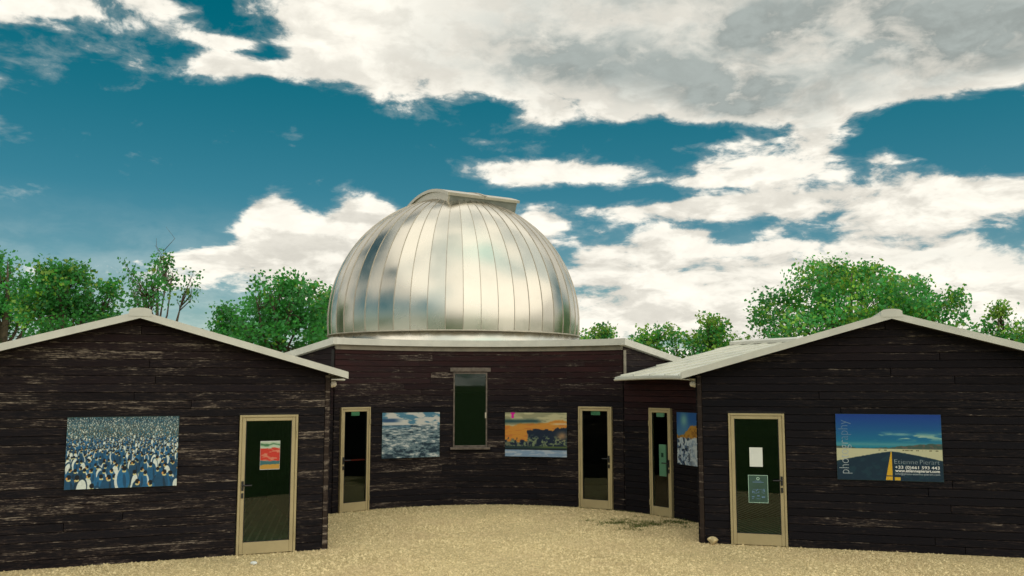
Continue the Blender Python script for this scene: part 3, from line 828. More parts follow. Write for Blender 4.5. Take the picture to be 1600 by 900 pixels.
    if door_at:
        p, q = arc(door_at[0]), arc(door_at[1]); m = (p + q) / 2
        door(root, m[0], m[1], -radians(sum(door_at) / 2), hypot(*(q - p)) - .02, 2.055, 1)
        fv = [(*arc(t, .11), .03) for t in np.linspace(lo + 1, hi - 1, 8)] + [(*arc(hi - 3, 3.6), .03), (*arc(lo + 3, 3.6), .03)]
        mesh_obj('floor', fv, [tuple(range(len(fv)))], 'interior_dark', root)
    for o in list(bpy.data.objects):
        if o.parent == root: o.location = Vector(o.location) + inv
    return root, a_end
annexe_r, AEND_R = build_annexe(1, WING_R, A_R, 58, 'low red-brown annexe tucked between the domed block and the road poster wing', 1.0, .12, [(48.6, 56.8, 0, 2.045)], (48.7, 56.7))
annexe_l, AEND_L = build_annexe(-1, WING_L, A_L, -65, 'low annexe mostly hidden behind the penguin poster wing', .6, .3, [])

# ------------------------------------------------------------------ the dome
DC = np.array([-1.48, 23.0]); DR_ = 3.2; DZ = 4.08
def build_dome():
    root = empty('observatory_dome', (DC[0], DC[1], 3.0)); tag(root, 'large silver ribbed observatory dome with a shutter on its crown', 'dome')
    z0 = -3.0 + DZ; n = 50; lat0 = math.asin((3.70 - DZ) / DR_); steps = 22
    for i in range(n):
        a0, a1 = 2 * pi * i / n, 2 * pi * (i + 1) / n; v = []
        am = (a0 + a1) / 2; bow = .60; tw = random.uniform(-.5, .5)
        for k in range(steps + 1):
            la = lat0 + (radians(87.5) - lat0) * k / steps
            r = DR_ * cos(la); z = z0 + DR_ * sin(la); ch = r * cos((a1 - a0) / 2)
            for t in (-1, -.5, 0, .5, 1):
                an = am + t * (a1 - a0) / 2; full = r; flat = ch / cos(an - am); rr = flat + (full - flat) * bow + .003 * tw * t
                v.append((rr * sin(an), rr * cos(an), z))
        # each gore is a sheet bent up the dome and bowed only a little across
        f = [(5 * k + j, 5 * k + 5 + j, 5 * k + 6 + j, 5 * k + 1 + j) for k in range(steps) for j in range(4)]
        mesh_obj('gore_panel', v, f, 'dome_aluminium', root, smooth=True)
    bm = bmesh.new()
    for i in range(n):
        a = 2 * pi * i / n; prev = None; w = .010
        tx, ty = cos(a), -sin(a)
        for k in range(steps + 1):
            la = lat0 + (radians(87) - lat0) * k / steps
            ring = []
            for dw, dr in ((-w, -.008), (-w * .6, .011), (w * .6, .011), (w, -.008)):
                r = (DR_ + dr) * cos(la); z = z0 + (DR_ + dr) * sin(la); ww = dw * min(1, max(.25, cos(la) * 1.6))
                ring.append(bm.verts.new((r * sin(a) + tx * ww, r * cos(a) + ty * ww, z)))
            if prev:
                for j in range(3): bm.faces.new((prev[j], prev[j + 1], ring[j + 1], ring[j]))
            prev = ring
    bmesh.ops.recalc_face_normals(bm, faces=bm.faces)
    o = bm_obj('seam_ribs', bm, 'dome_trim', root); o['kind'] = 'stuff'
    def band(name, r0, r1, za, zb, m, seg=96):
        v = []; 
        for i in range(seg):
            a = 2 * pi * i / seg
            for r, z in ((r0, za), (r1, za), (r1, zb), (r0, zb)): v.append((r * sin(a), r * cos(a), z))
        f = [(i * 4 + k, i * 4 + (k + 1) % 4, ((i + 1) % seg) * 4 + (k + 1) % 4, ((i + 1) % seg) * 4 + k) for i in range(seg) for k in range(4)]
        o = mesh_obj(name, v, f, m, root)
        for p in o.data.polygons: p.use_smooth = abs(p.normal.z) < .5
        return o
    rb = DR_ * cos(lat0)
    band('base_ring', rb - .1, rb + .015, -.35, .685, 'dome_aluminium', 50)
    band('ring_trim', rb - .05, rb + .035, .687, .715, 'dome_trim', 100)
    # rows of rivets along the ring, a few millimetres each
    bm = bmesh.new()
    for i in range(n):
        a = 2 * pi * (i + .0) / n; r = rb + .012
        q = Vector((r * sin(a), r * cos(a), .76)); bmesh.ops.create_icosphere(bm, subdivisions=1, radius=.014, matrix=Matrix.Translation(q))
    o = bm_obj('rivets', bm, 'dome_trim', root); o['kind'] = 'stuff'
    # shutter: two leaves, straight across and curved over the crown
    al = radians(31); ax = np.array([-sin(al), cos(al)]); wd = np.array([cos(al), sin(al)]); HW = .98
    sh = empty('shutter', (0, 0, 0), 0, root)
    def leaf(name, w0, w1, r0, r1, p0, p1, m, st=26):
        v = []
        for k in range(st + 1):
            ph = radians(p0 + (p1 - p0) * k / st)
            for w, r in ((w0, r0), (w1, r0), (w1, r1), (w0, r1)):
                h = ax * (r * sin(ph)) + wd * (w + .16); v.append((h[0], h[1], z0 + r * cos(ph)))
        f = [(k * 4 + j, k * 4 + (j + 1) % 4, k * 4 + 4 + (j + 1) % 4, k * 4 + 4 + j) for k in range(st) for j in range(4)]
        f += [(0, 1, 2, 3), tuple(st * 4 + j for j in (3, 2, 1, 0))]
        return mesh_obj(name, v, f, m, sh)
    P0, P1 = -22, 84
    leaf('shutter_leaf', -HW - .04, -.006, DR_ + .075, DR_ + .150, P0 - 1, P1, 'shutter_metal')
    leaf('shutter_leaf', .006, HW + .04, DR_ + .075, DR_ + .142, P0 - 1, P1, 'shutter_metal')
    leaf('side_rail', -HW, -HW + .05, DR_ - .22, DR_ + .073, P0, P1, 'shutter_metal')
    leaf('side_rail', HW - .05, HW, DR_ - .22, DR_ + .073, P0, P1, 'shutter_side')
    leaf('end_panel', -HW + .052, HW - .052, DR_ - .22, DR_ + .073, P0, P0 + 1.2, 'shutter_side', 2)
    leaf('centre_strip', -.045, .045, DR_ + .152, DR_ + .168, P0 - 1.2, P1, 'dome_trim')
    return root
build_dome()

# ------------------------------------------------------------------ prints (posters and notices)
def vnoise(h, w, fy, fx, seed):
    r = np.random.default_rng(seed); g = r.random((int(fy) + 3, int(fx) + 3))
    y = np.linspace(0, fy, h); x = np.linspace(0, fx, w); yi = y.astype(int); xi = x.astype(int)
    ty = (y - yi)[:, None]; tx = (x - xi)[None, :]; ty = ty * ty * (3 - 2 * ty); tx = tx * tx * (3 - 2 * tx)
    a = g[np.ix_(yi, xi)]; b = g[np.ix_(yi, xi + 1)]; c = g[np.ix_(yi + 1, xi)]; d = g[np.ix_(yi + 1, xi + 1)]
    return (a * (1 - tx) + b * tx) * (1 - ty) + (c * (1 - tx) + d * tx) * ty
def fbm(h, w, fy, fx, seed, o=4, g=.55):
    s = np.zeros((h, w)); a = 1; t = 0
    for i in range(o): s += a * vnoise(h, w, fy * 2 ** i, fx * 2 ** i, seed + i); t += a; a *= g
    return s / t
def blend(img, m, col): img[:] = img * (1 - m[..., None]) + np.array(col, float) * m[..., None]
def sm(x, a, b): t = np.clip((x - a) / (b - a), 0, 1); return t * t * (3 - 2 * t)
def print_mesh(name, w, h, img, parent, y=-.0):
    ny, nx, _ = img.shape; X, Zz = np.meshgrid(np.linspace(-w / 2, w / 2, nx), np.linspace(h, 0, ny))
    co = np.stack([X, np.full_like(X, y), Zz], -1).reshape(-1, 3).astype(np.float32)
    idx = np.arange(nx * ny).reshape(ny, nx); q = np.stack([idx[1:, :-1], idx[1:, 1:], idx[:-1, 1:], idx[:-1, :-1]], -1).reshape(-1, 4)
    me = bpy.data.meshes.new(name); me.vertices.add(len(co)); me.vertices.foreach_set('co', co.ravel())
    me.loops.add(q.size); me.loops.foreach_set('vertex_index', q.ravel().astype(np.int32))
    me.polygons.add(len(q)); me.polygons.foreach_set('loop_start', np.arange(0, q.size, 4, dtype=np.int32)); me.update(calc_edges=True)
    c = np.clip(img / 255.0, 0, 1); lin = np.where(c <= .04045, c / 12.92, ((c + .055) / 1.055) ** 2.4) * .82
    at = me.color_attributes.new('print', 'FLOAT_COLOR', 'POINT')
    at.data.foreach_set('color', np.concatenate([lin.reshape(-1, 3), np.ones((nx * ny, 1))], 1).astype(np.float32).ravel())
    me.materials.append(MATS['photo_print']); return link(bpy.data.objects.new(name, me), parent)
def img_penguins(H=200, W=300):
    r = np.random.default_rng(3); img = np.zeros((H, W, 3)); img[:] = (52, 84, 84)
    blend(img, sm(fbm(H, W, 20, 30, 5), .4, .7), (90, 120, 110)); yy, xx = np.mgrid[0:H, 0:W]
    def ell(cx, cy, rx, ry, col, rot=0.0, soft=.8):
        x0, x1 = int(max(0, cx - rx - ry - 2)), int(min(W, cx + rx + ry + 3)); y0, y1 = int(max(0, cy - ry - rx - 2)), int(min(H, cy + ry + rx + 3))
        if x1 <= x0 or y1 <= y0: return
        dx = xx[y0:y1, x0:x1] - cx; dy = yy[y0:y1, x0:x1] - cy; a = dx * cos(rot) + dy * sin(rot); b = -dx * sin(rot) + dy * cos(rot)
        d = np.sqrt((a / rx) ** 2 + (b / ry) ** 2); m = np.clip((1 - d) * min(rx, ry) / soft + .5, 0, 1); blend(img[y0:y1, x0:x1], m, col)
    t = 0.0; rows = []
    y = 3.0
    while y < H * 1.05:
        k = (y / H); s = 5.0 + 50 * max(0, k) ** 1.7; rows.append((y, s)); y += max(2.8, s * (.36 if k < .5 else .40))
    for y, s in rows:
        x = r.uniform(-s * .5, 0)
        while x < W + s * .3:
            cy = y + r.normal(0, s * .16); lean = r.normal(0, .13); bw = s * r.uniform(.23, .31); bh = s * r.uniform(.46, .58)
            kind = r.random(); b = r.uniform(.75, 1.25); blue = np.array((30, 88, 128)) * b if s > 12 else np.array((54, 98, 116)) * b
            top = cy - bh
            if kind < .30 and s > 4:                                                  # facing: white front
                ell(x, cy, bw, bh, blue * .8, lean); ell(x + bw * .12, cy + bh * .1, bw * .72, bh * .86, (226, 234, 226), lean)
            elif kind < .72:
                sd = r.choice((-1, 1)); ell(x + sd * bw * .5, cy + bh * .08, bw * .7, bh * .9, (222, 230, 224), lean); ell(x - sd * bw * .12, cy, bw * .95, bh, blue, lean)
                if s > 14: ell(x - sd * bw * .3, cy + bh * .1, bw * .25, bh * .6, blue * .72, lean + sd * .1)
            else:
                ell(x, cy, bw * 1.08, bh, blue, lean)
                if s > 14: ell(x + bw * .5, cy + bh * .1, bw * .2, bh * .65, blue * .7, lean - .1)
            hx = x + lean * -bh + r.normal(0, bw * .3); hr = s * .105
            if s > 6:
                ell(hx, top + hr * 1.5, hr * .9, hr * .6, (222, 212, 150)); ell(hx, top + hr * .2, hr, hr * 1.15, (18, 26, 34))
                if r.random() < .5: ell(hx + r.choice((-1, 1)) * hr * .8, top + hr * .8, hr * .4, hr * .6, (232, 170, 90))
            else: ell(hx, top, .9, 1.0, (16, 28, 36))
            x += s * r.uniform(.48, .74)
    return np.clip(img * (0.9 + .2 * fbm(H, W, 40, 60, 9)[..., None]), 0, 255)
def img_sea(H=150, W=190):
    yy, xx = np.mgrid[0:H, 0:W]; v = yy / H; img = np.zeros((H, W, 3)); img[:] = (205, 205, 200)
    sk = fbm(H, W, 14, 6, 21); blend(img, sm(sk, .48, .62) * (v < .28) * .9, (60, 120, 150)); blend(img, sm(.25 - abs(xx / W - .12), 0, .2) * sm(.06 - abs(v - .17), 0, .04), (40, 80, 120))
    pers = np.clip((v - .27) / .73, 0.001, 1) ; n = np.zeros((H, W))
    for i, (fy, fx) in enumerate(((60, 14), (30, 10), (14, 7))):
        n += fbm(H, W, fy, fx, 30 + i, 4, .6) * (np.exp(-((pers - (.1, .4, .85)[i]) / .32) ** 2))
    n = n / sum(np.exp(-((pers - c) / .32) ** 2) for c in (.1, .4, .85)) + (fbm(H, W, 50, 34, 37, 3, .7) - .5) * .30 * sm(pers, .05, .5)
    sea = np.zeros_like(img); sea[:] = (104, 128, 138); blend(sea, sm(n, .50, .70), (210, 214, 212)); blend(sea, sm(-n, -.47, -.36), (20, 48, 66))
    blend(sea, np.exp(-((v - .30) / .05) ** 2) * .5 * (xx < W * .5), (40, 96, 130))
    blend(img, sm(v, .262, .285), (0, 0, 0)); img += sea * sm(v, .262, .285)[..., None]; return np.clip(img, 0, 255)
def img_sunset(H=150, W=190):
    yy, xx = np.mgrid[0:H, 0:W]; v = yy / H; u = xx / W; img = np.zeros((H, W, 3)); img[:] = (196, 190, 150)
    blend(img, sm(fbm(H, W, 16, 5, 41), .45, .6) * .7, (140, 140, 110)); s = v - (.30 - .12 * u) + (fbm(H, W, 6, 8, 47) - .5) * .12
    blend(img, sm(s, -.02, .02), (214, 146, 58)); blend(img, sm(fbm(H, W, 22, 5, 44), .5, .65) * sm(s, 0, .05) * .6, (196, 110, 56))
    blend(img, np.exp(-((v - .20 + .02 * u) / .045) ** 2) * sm(.66 - u + (fbm(H, W, 8, 6, 43) - .5) * .3, 0, .2) * .92, (32, 70, 76)); blend(img, np.exp(-((v - .27 + .02 * u) / .02) ** 2) * sm(u, .7, .85) * .8, (226, 214, 180))
    n = fbm(H, W, 14, 18, 51); tree = .40 - .08 * (u - .4) + (n - .5) * .14; tree = np.where(u < .36 + (n - .5) * .05, .62 + (n - .5) * .25, tree)
    m = sm(v - tree, -.01, .02); blend(img, m, (16, 34, 58)); blend(img, m * sm(fbm(H, W, 24, 28, 55), .52, .66) * sm(v, .45, .62), (120, 134, 104))
    blend(img, m * (u < .38) * sm(n, .45, .6) * .8, (128, 132, 104)); blend(img, np.exp(-(((u - .92) / .08) ** 2 + ((v - .52) / .09) ** 2)) * .8, (196, 150, 104))
    blend(img, sm(v, .74, .78), (28, 52, 56)); blend(img, np.exp(-((v - .775) / .02) ** 2) * sm(u, .3, .7) * .7, (118, 128, 60)); blend(img, sm(v, .815, .82) * sm(.845 - v, 0, .006), (8, 14, 26))
    lo = np.zeros_like(img); lo[:] = (134, 160, 190); blend(lo, sm(fbm(H, W, 20, 9, 61), .4, .65), (176, 190, 206)); blend(img, sm(v, .838, .844), (0, 0, 0)); img += lo * sm(v, .838, .844)[..., None]
    blend(img, ((abs(u - .125) < .022 + .012 * (v < .04)) & (v < .13)).astype(float), (222, 20, 160)); return np.clip(img, 0, 255)
def img_road(H=200, W=300):
    yy, xx = np.mgrid[0:H, 0:W]; v = yy / H; u = xx / W; img = np.zeros((H, W, 3))
    k = np.clip(v / .5, 0, 1)[..., None]; img[:] = np.array((18, 62, 150)) * (1 - k) + np.array((26, 130, 158)) * k
    cl = fbm(H, W, 22, 6, 71); blend(img, sm(cl, .46, .62) * np.exp(-((v - .335) / .05) ** 2) * sm(u, .25, .5), (150, 190, 178)); blend(img, np.exp(-(((u - .72) / .10) ** 2 + ((v - .345) / .03) ** 2)) * sm(cl, .38, .6), (196, 214, 190))
    blend(img, np.exp(-((v - .30) / .02) ** 2 - ((u - .62) / .1) ** 2) * .7, (160, 200, 190)); blend(img, np.exp(-((v - .455) / .03) ** 2) * .4, (150, 190, 180))
    hill = .505 - .075 * sm(u, .35, .95) - .02 * sm(.25 - u, 0, .2) + (fbm(H, W, 3, 20, 75) - .5) * .04; m = sm(v - hill, 0, .012); blend(img, m, (70, 92, 84)); blend(img, m * sm(fbm(H, W, 20, 30, 77), .5, .65), (104, 98, 88))
    blend(img, sm(v, .515, .525), (206, 204, 168)); blend(img, sm(v, .53, .535) * sm(.55 - v, 0, .006) * (fbm(H, W, 3, 40, 79) > .52) * (u > .4), (96, 96, 70))
    edge = np.where(u < .52, .555 + .33 * (.52 - u) ** 1.15, .555 + .33 * (u - .52) ** 1.25) + (fbm(H, W, 60, 60, 81) - .5) * .012; m = sm(v - edge, -.004, .008); blend(img, m, (16, 46, 66)); blend(img, m * sm(fbm(H, W, 16, 20, 83), .5, .7) * .5, (30, 68, 80))
    t = np.clip((v - .56) / .44, 0, 1); c = .522 - .03 * t; hw = .004 + .030 * t; blend(img, (abs(u - c) < hw) * (v > .56) * (abs(v - .925) > .006) * (v < .99), (226, 178, 44)); blend(img, ((v > .94) & (v < .99) & (u > .545) & (u < .60)).astype(float), (222, 180, 50))
    return np.clip(img, 0, 255)
def img_coast(H=150, W=110):
    yy, xx = np.mgrid[0:H, 0:W]; v = yy / H; u = xx / W; img = np.zeros((H, W, 3)); img[:] = (40, 92, 160)
    blend(img, np.exp(-(((u - .30) / .16) ** 2 + ((v - .15) / .14) ** 2)), (120, 176, 176)); blend(img, sm(v, .12, .4) * .5, (110, 160, 180)); n = fbm(H, W, 16, 12, 91)
    rock = .42 - .17 * sm(u, .25, .6) + (n - .5) * .1; m = sm(v - rock, 0, .02); blend(img, m, (186, 136, 56)); blend(img, m * sm(n, .5, .62) * .7, (120, 80, 40))
    s = sm(v - (.47 + (n - .5) * .1), 0, .02); blend(img, s, (196, 206, 212)); blend(img, s * sm(fbm(H, W, 18, 14, 95), .5, .58) * sm(.62 - u, -.2, .3), (16, 32, 54)); blend(img, s * sm(fbm(H, W, 20, 20, 97), .5, .62) * .6, (120, 146, 176)); return np.clip(img, 0, 255)
def img_red(H=80, W=52):
    yy, xx = np.mgrid[0:H, 0:W]; v = yy / H + (fbm(H, W, 10, 3, 101) - .5) * .12; img = np.zeros((H, W, 3)); img[:] = (190, 205, 180)
    blend(img, np.exp(-((v - .13) / .03) ** 2), (70, 120, 80)); m = sm(v, .24, .26) * sm(.68 - v, 0, .02); blend(img, m, (206, 58, 44)); blend(img, m * sm(fbm(H, W, 18, 4, 103), .55, .65), (216, 130, 104))
    blend(img, sm(v, .66, .69), (60, 110, 116)); blend(img, sm(v, .80, .83), (196, 150, 62)); img[:2] = 214; img[-2:] = 190; img[:, :1] = 200; img[:, -1:] = 200; return np.clip(img, 0, 255)
def poster(name, label, cat, loc, rz, w, h, img, th=.012, group=None):
    """printed panel, local origin bottom centre of its back, facing -y"""
    root = empty(name, loc, rz); tag(root, label, cat, group)
    box('panel', -w / 2, w / 2, -th, 0, 0, h, 'notice_dark', root); print_mesh('print', w - .004, h - .004, img, root, -th - .0015).location.z = .002
    return root
def text(body, size, loc, m, parent, rot=0.0, width=None, offset=0.0, name='lettering', spacing=1.0):
    cu = bpy.data.curves.new('t', 'FONT'); cu.body = body; cu.size = size; cu.offset = offset; cu.space_character = spacing; cu.resolution_u = 3
    o = bpy.data.objects.new('t', cu); me = bpy.data.meshes.new_from_object(o); bpy.data.objects.remove(o)
    xs = [v.co.x for v in me.vertices]; k = (width / (max(xs) - min(xs))) if width else 1.0
    x0 = min(xs)
    for v in me.vertices:
        x, y = (v.co.x - x0) * k, v.co.y
        if rot: x, y = -y, x
        v.co = (loc[0] + x, loc[1], loc[2] + y)
    me.materials.append(MATS[m]); o = bpy.data.objects.new(name, me); return link(o, parent)
def on_wing(W, s, off=.0): p = W['o'] + W['x'] * (W['s'] * s) - W['y'] * off; return p
WALL = .032
p = on_wing(WING_L, 2.93, WALL)
poster('photo_poster', 'large poster photograph of a dense crowd of penguins', 'poster', (p[0], p[1], 1.055), WING_L['rz'], 1.47, 1.0, img_penguins(), group='outdoor photograph posters')
p = on_wing(WING_R, 2.85, WALL)
rp = poster('photo_poster', 'poster of a desert road with a yellow line and white contact lettering', 'poster', (p[0], p[1], 1.06), WING_R['rz'], 1.5, 1.0, img_road(), group='outdoor photograph posters')
Y = -.0155
text('photogr', .215, (-.575, Y, .095), 'print_grey', rp, rot=1, width=.50, offset=-.004)
text('aphy', .215, (-.575, Y, .605), 'print_dim', rp, rot=1, width=.30, offset=-.004)
text('Etienne', .10, (.075, Y, .255), 'print_name', rp, width=.325, offset=-.002)
text('Pierart', .10, (.432, Y, .255), 'print_name', rp, width=.27, offset=-.002)
text('+33 (0)661 593 443', .062, (.08, Y, .185), 'print_white', rp, width=.62, offset=.0006)
text('www.etiennepierart.com', .060, (.08, Y, .135), 'print_white', rp, width=.62, offset=.0012)
text('info@photo-etienne-pierart.com', .045, (.08, Y, .093), 'print_grey', rp, width=.62)
def on_arc(u0, u1):     # bearings of a chord seen between two pixel columns
    out = []
    for u in (u0, u1):
        d = ray(u, 599)[:2]; d = d / hypot(*d); b = d @ C; t = b + sqrt(b * b - (C @ C - R * R)); q = d * t; out.append(degrees(atan2(*(q - C))))
    return out
def arc_poster(u0, u1, z0, z1, label, img, end=None):
    a0, a1 = on_arc(u0, u1)
    if end: a1 = end
    p, q = arc(a0, -TH - .006), arc(a1, -TH - .006); m = (p + q) / 2
    return poster('photo_poster', label, 'poster', (m[0], m[1], z0), -radians((a0 + a1) / 2), hypot(*(q - p)), z1 - z0, img, group='outdoor photograph posters')
arc_poster(597, 687, 1.005, 1.93, 'poster of a rough grey sea under a pale sky', img_sea())
arc_poster(789.5, 886, 1.005, 1.92, 'poster of an orange sunset behind dark trees above a blue strip', img_sunset())
arc_poster(1059, 1089, 1.02, 1.99, 'poster of an orange headland above white surf on the annexe wall', img_coast(), end=AEND_R - .6)
p = on_wing(WING_L, .885, .028)
poster('door_notice', 'small red striped picture stuck on the glass of the penguin wing door', 'notice', (p[0], p[1], 1.235), WING_L['rz'], .295, .43, img_red(), .003)
def paper(name, label, W, s, z, w, h, m, off=.028):
    p = on_wing(W, s, off); o = box(name, -w / 2, w / 2, -.003, 0, 0, h, m); o.location = (p[0], p[1], z); o.rotation_euler = (0, 0, W['rz']); return tag(o, label, 'notice')
paper('paper_notice', 'blank white sheet stuck on the glass of the road poster wing door', WING_R, .895, 1.22, .20, .30, 'paper_white')
def info_notice():
    p = on_wing(WING_R, .915, .028); r = empty('information_notice', (p[0], p[1], .66), WING_R['rz']); tag(r, 'dark green notice with thin pale border on the glass below the white sheet', 'notice')
    w, h = .30, .43; box('sheet', -w / 2, w / 2, -.003, 0, 0, h, 'notice_dark', r); bm = bmesh.new()
    for q in ((-w/2, w/2, 0, .007), (-w/2, w/2, h - .007, h), (-w/2, -w/2 + .007, .0072, h - .0072), (w/2 - .007, w/2, .0072, h - .0072)): box_bm(bm, q[0], q[1], -.0052, -.0032, q[2], q[3])
    bm_obj('border', bm, 'paper_green', r)
    bm = bmesh.new(); rr = .024
    for k in range(20):
        a0, a1 = 2 * pi * k / 20, 2 * pi * (k + 1) / 20; bm.faces.new([bm.verts.new((q * cos(a), -.0045, h - .055 + q * sin(a))) for q, a in ((rr, a0), (rr, a1), (rr * .6, a1), (rr * .6, a0))])
    bm_obj('emblem', bm, 'paper_green', r)
    bm = bmesh.new(); rnd = random.Random(4)
    for (x0, x1, z, hh) in ((-.05, .05, .335, .006), (-.085, .085, .315, .010), (-.085, .085, .205, .004), (-.10, -.06, .085, .016), (-.02, .02, .10, .018), (.05, .10, .08, .022), (-.10, -.07, .06, .008), (-.03, .03, .06, .006)): box_bm(bm, x0, x1, -.0046, -.0034, z, z + hh)
    for k in range(26):
        x = rnd.uniform(-.1, .1); z = rnd.uniform(.14, .20); box_bm(bm, x, x + rnd.uniform(.006, .02), -.0046, -.0034, z, z + rnd.uniform(.003, .02))
    bm_obj('printing', bm, 'print_dim', r)
info_notice()
def door_paper(label, a, z, w, h, m, name='paper_notice', off=-.048, shift=0.0):
    q = arc(a, off); o = box(name, -w / 2, w / 2, -.003, 0, 0, h, m); o.location = (q[0], q[1], z); o.rotation_euler = (0, 0, -radians(a)); return tag(o, label, 'notice')
door_paper('pale green slip at the top of the glass door beside the sea poster', -40.2, 1.885, .19, .10, 'paper_green')
door_paper('pale green slip at the top of the glass door beside the sunset poster', 31.2, 1.885, .21, .10, 'paper_green')
door_paper('pale green slip at the top of the annexe door glass', 52.6, 1.885, .19, .10, 'paper_green')
o = door_paper('long pale green sheet hanging halfway down the annexe door glass', 53.2, .76, .17, .60, 'paper_green')
b = box('picture', -.03, .03, -.0045, -.0032, .36, .44, 'notice_dark', o)

# small fittings under the eaves
def wall_lamp(W, label, yb):
    p = W['o'] + W['x'] * (W['s'] * -.075) + W['y'] * yb
    r = empty('wall_lamp', (p[0], p[1], 2.52), W['rz']); tag(r, label, 'lamp', 'round lamps at the wing corners')
    s = -W['s']
    bm = bmesh.new(); tube_bm(bm, [(-s * .055, 0, 0), (-s * .005, 0, 0)], .055, 14); bm_obj('base', bm, 'lamp_plastic', r)
    bm = bmesh.new(); bmesh.ops.create_uvsphere(bm, u_segments=14, v_segments=8, radius=.05, matrix=Matrix.Translation((s * .01, 0, 0)) @ Matrix.Diagonal((.9, 1, 1, 1))); bm_obj('globe', bm, 'lamp_plastic', r, smooth=True)
wall_lamp(WING_R, 'small round lamp at the corner of the road poster wing under the annexe eave', .12)
wall_lamp(WING_L, 'small round lamp at the corner of the penguin poster wing under the eave', .12)

# stones
def stone(label, x, y, r, m='limestone', sq=.75, name='stone'):
    bm = bmesh.new(); bmesh.ops.create_icosphere(bm, subdivisions=3, radius=r)
    rnd = random.Random(int(x * 1000)); ph = [(Vector((rnd.gauss(0, 1), rnd.gauss(0, 1), rnd.gauss(0, 1))).normalized(), rnd.uniform(.55, .9)) for _ in range(9)]
    for v in bm.verts:
        d = v.co.normalized(); k = 1.0
        for n_, c in ph:
            t = d.dot(n_)
            if t > c: k = min(k, c / t)
        v.co = d * r * k; v.co.z *= sq
    zmin = min(v.co.z for v in bm.verts)
    for v in bm.verts: v.co.z -= zmin + r * .12
    o = bm_obj(name, bm, m); o.location = (x, y, 0); return tag(o, label, 'stone')
stone('fist-sized yellowish stone at the foot of the road poster wing', 3.17, 14.50, .092)
stone('small pale stone on the gravel before the penguin wing door', -3.63, 12.92, .052, 'paper_white', .5)

# ------------------------------------------------------------------ gravel and weeds (uncountable)
def in_wing(W, x, y, m=.03):
    px, py = (x - W['o'][0]) * W['x'][0] + (y - W['o'][1]) * W['x'][1], (x - W['o'][0]) * W['y'][0] + (y - W['o'][1]) * W['y'][1]
    return (px * W['s'] > -m) & (py > -m)
def scatter_pebbles():
    n = 170000; y = rng.uniform(11.2, 19.4, n); x = rng.uniform(-1, 1, n) * (y * .60 + .2)
    keep = ~(in_wing(WING_L, x, y) | in_wing(WING_R, x, y)) & ~((np.hypot(x - C[0], y - C[1]) > R - .035) & (y > C[1] + .5))
    x, y = x[keep], y[keep]; n = len(x)
    s = rng.gamma(2.4, .0034, n) + .005; s = np.minimum(s, .034)
    base = np.array([(1, 0, 0), (.31, .95, 0), (-.81, .59, 0), (-.81, -.59, 0), (.31, -.95, 0), (0, 0, .75)], float)
    fidx = np.array([(0, 1, 5), (1, 2, 5), (2, 3, 5), (3, 4, 5), (4, 0, 5)])
    rot = rng.uniform(0, 2 * pi, n); jit = rng.uniform(.7, 1.3, (n, 6, 1)); P = base[None] * jit * s[:, None, None]
    P[:, 5, :2] += rng.normal(0, .3, (n, 2)) * s[:, None]; P[:, :5, 2] = -.004; c, sn = np.cos(rot)[:, None], np.sin(rot)[:, None]
    px = P[:, :, 0] * c - P[:, :, 1] * sn + x[:, None]; py = P[:, :, 0] * sn + P[:, :, 1] * c + y[:, None]
    V = np.stack([px, py, P[:, :, 2] + .002], -1).reshape(-1, 3).astype(np.float32); F = (fidx[None] + (np.arange(n) * 6)[:, None, None]).reshape(-1, 3)
    me = bpy.data.meshes.new('loose_gravel'); me.vertices.add(len(V)); me.vertices.foreach_set('co', V.ravel()); me.loops.add(F.size); me.loops.foreach_set('vertex_index', F.ravel().astype(np.int32))
    me.polygons.add(len(F)); me.polygons.foreach_set('loop_start', np.arange(0, F.size, 3, dtype=np.int32)); me.update(calc_edges=True); me.materials.append(MATS['pebble'])
    tag(link(bpy.data.objects.new('loose_gravel', me)), 'loose beige gravel stones covering the courtyard', 'gravel', kind='stuff')
scatter_pebbles()
def leaf_mesh(name, V, F, T, m='leaf', parent=None):
    me = bpy.data.meshes.new(name); V = V.astype(np.float32); me.vertices.add(len(V)); me.vertices.foreach_set('co', V.ravel())
    k = F.shape[1]; me.loops.add(F.size); me.loops.foreach_set('vertex_index', F.ravel().astype(np.int32)); me.polygons.add(len(F)); me.polygons.foreach_set('loop_start', np.arange(0, F.size, k, dtype=np.int32)); me.update(calc_edges=True)
    at = me.color_attributes.new('tint', 'FLOAT_COLOR', 'POINT'); at.data.foreach_set('color', np.concatenate([T, np.ones((len(T), 1))], 1).astype(np.float32).ravel()); me.materials.append(MATS[m])
    return link(bpy.data.objects.new(name, me), parent)
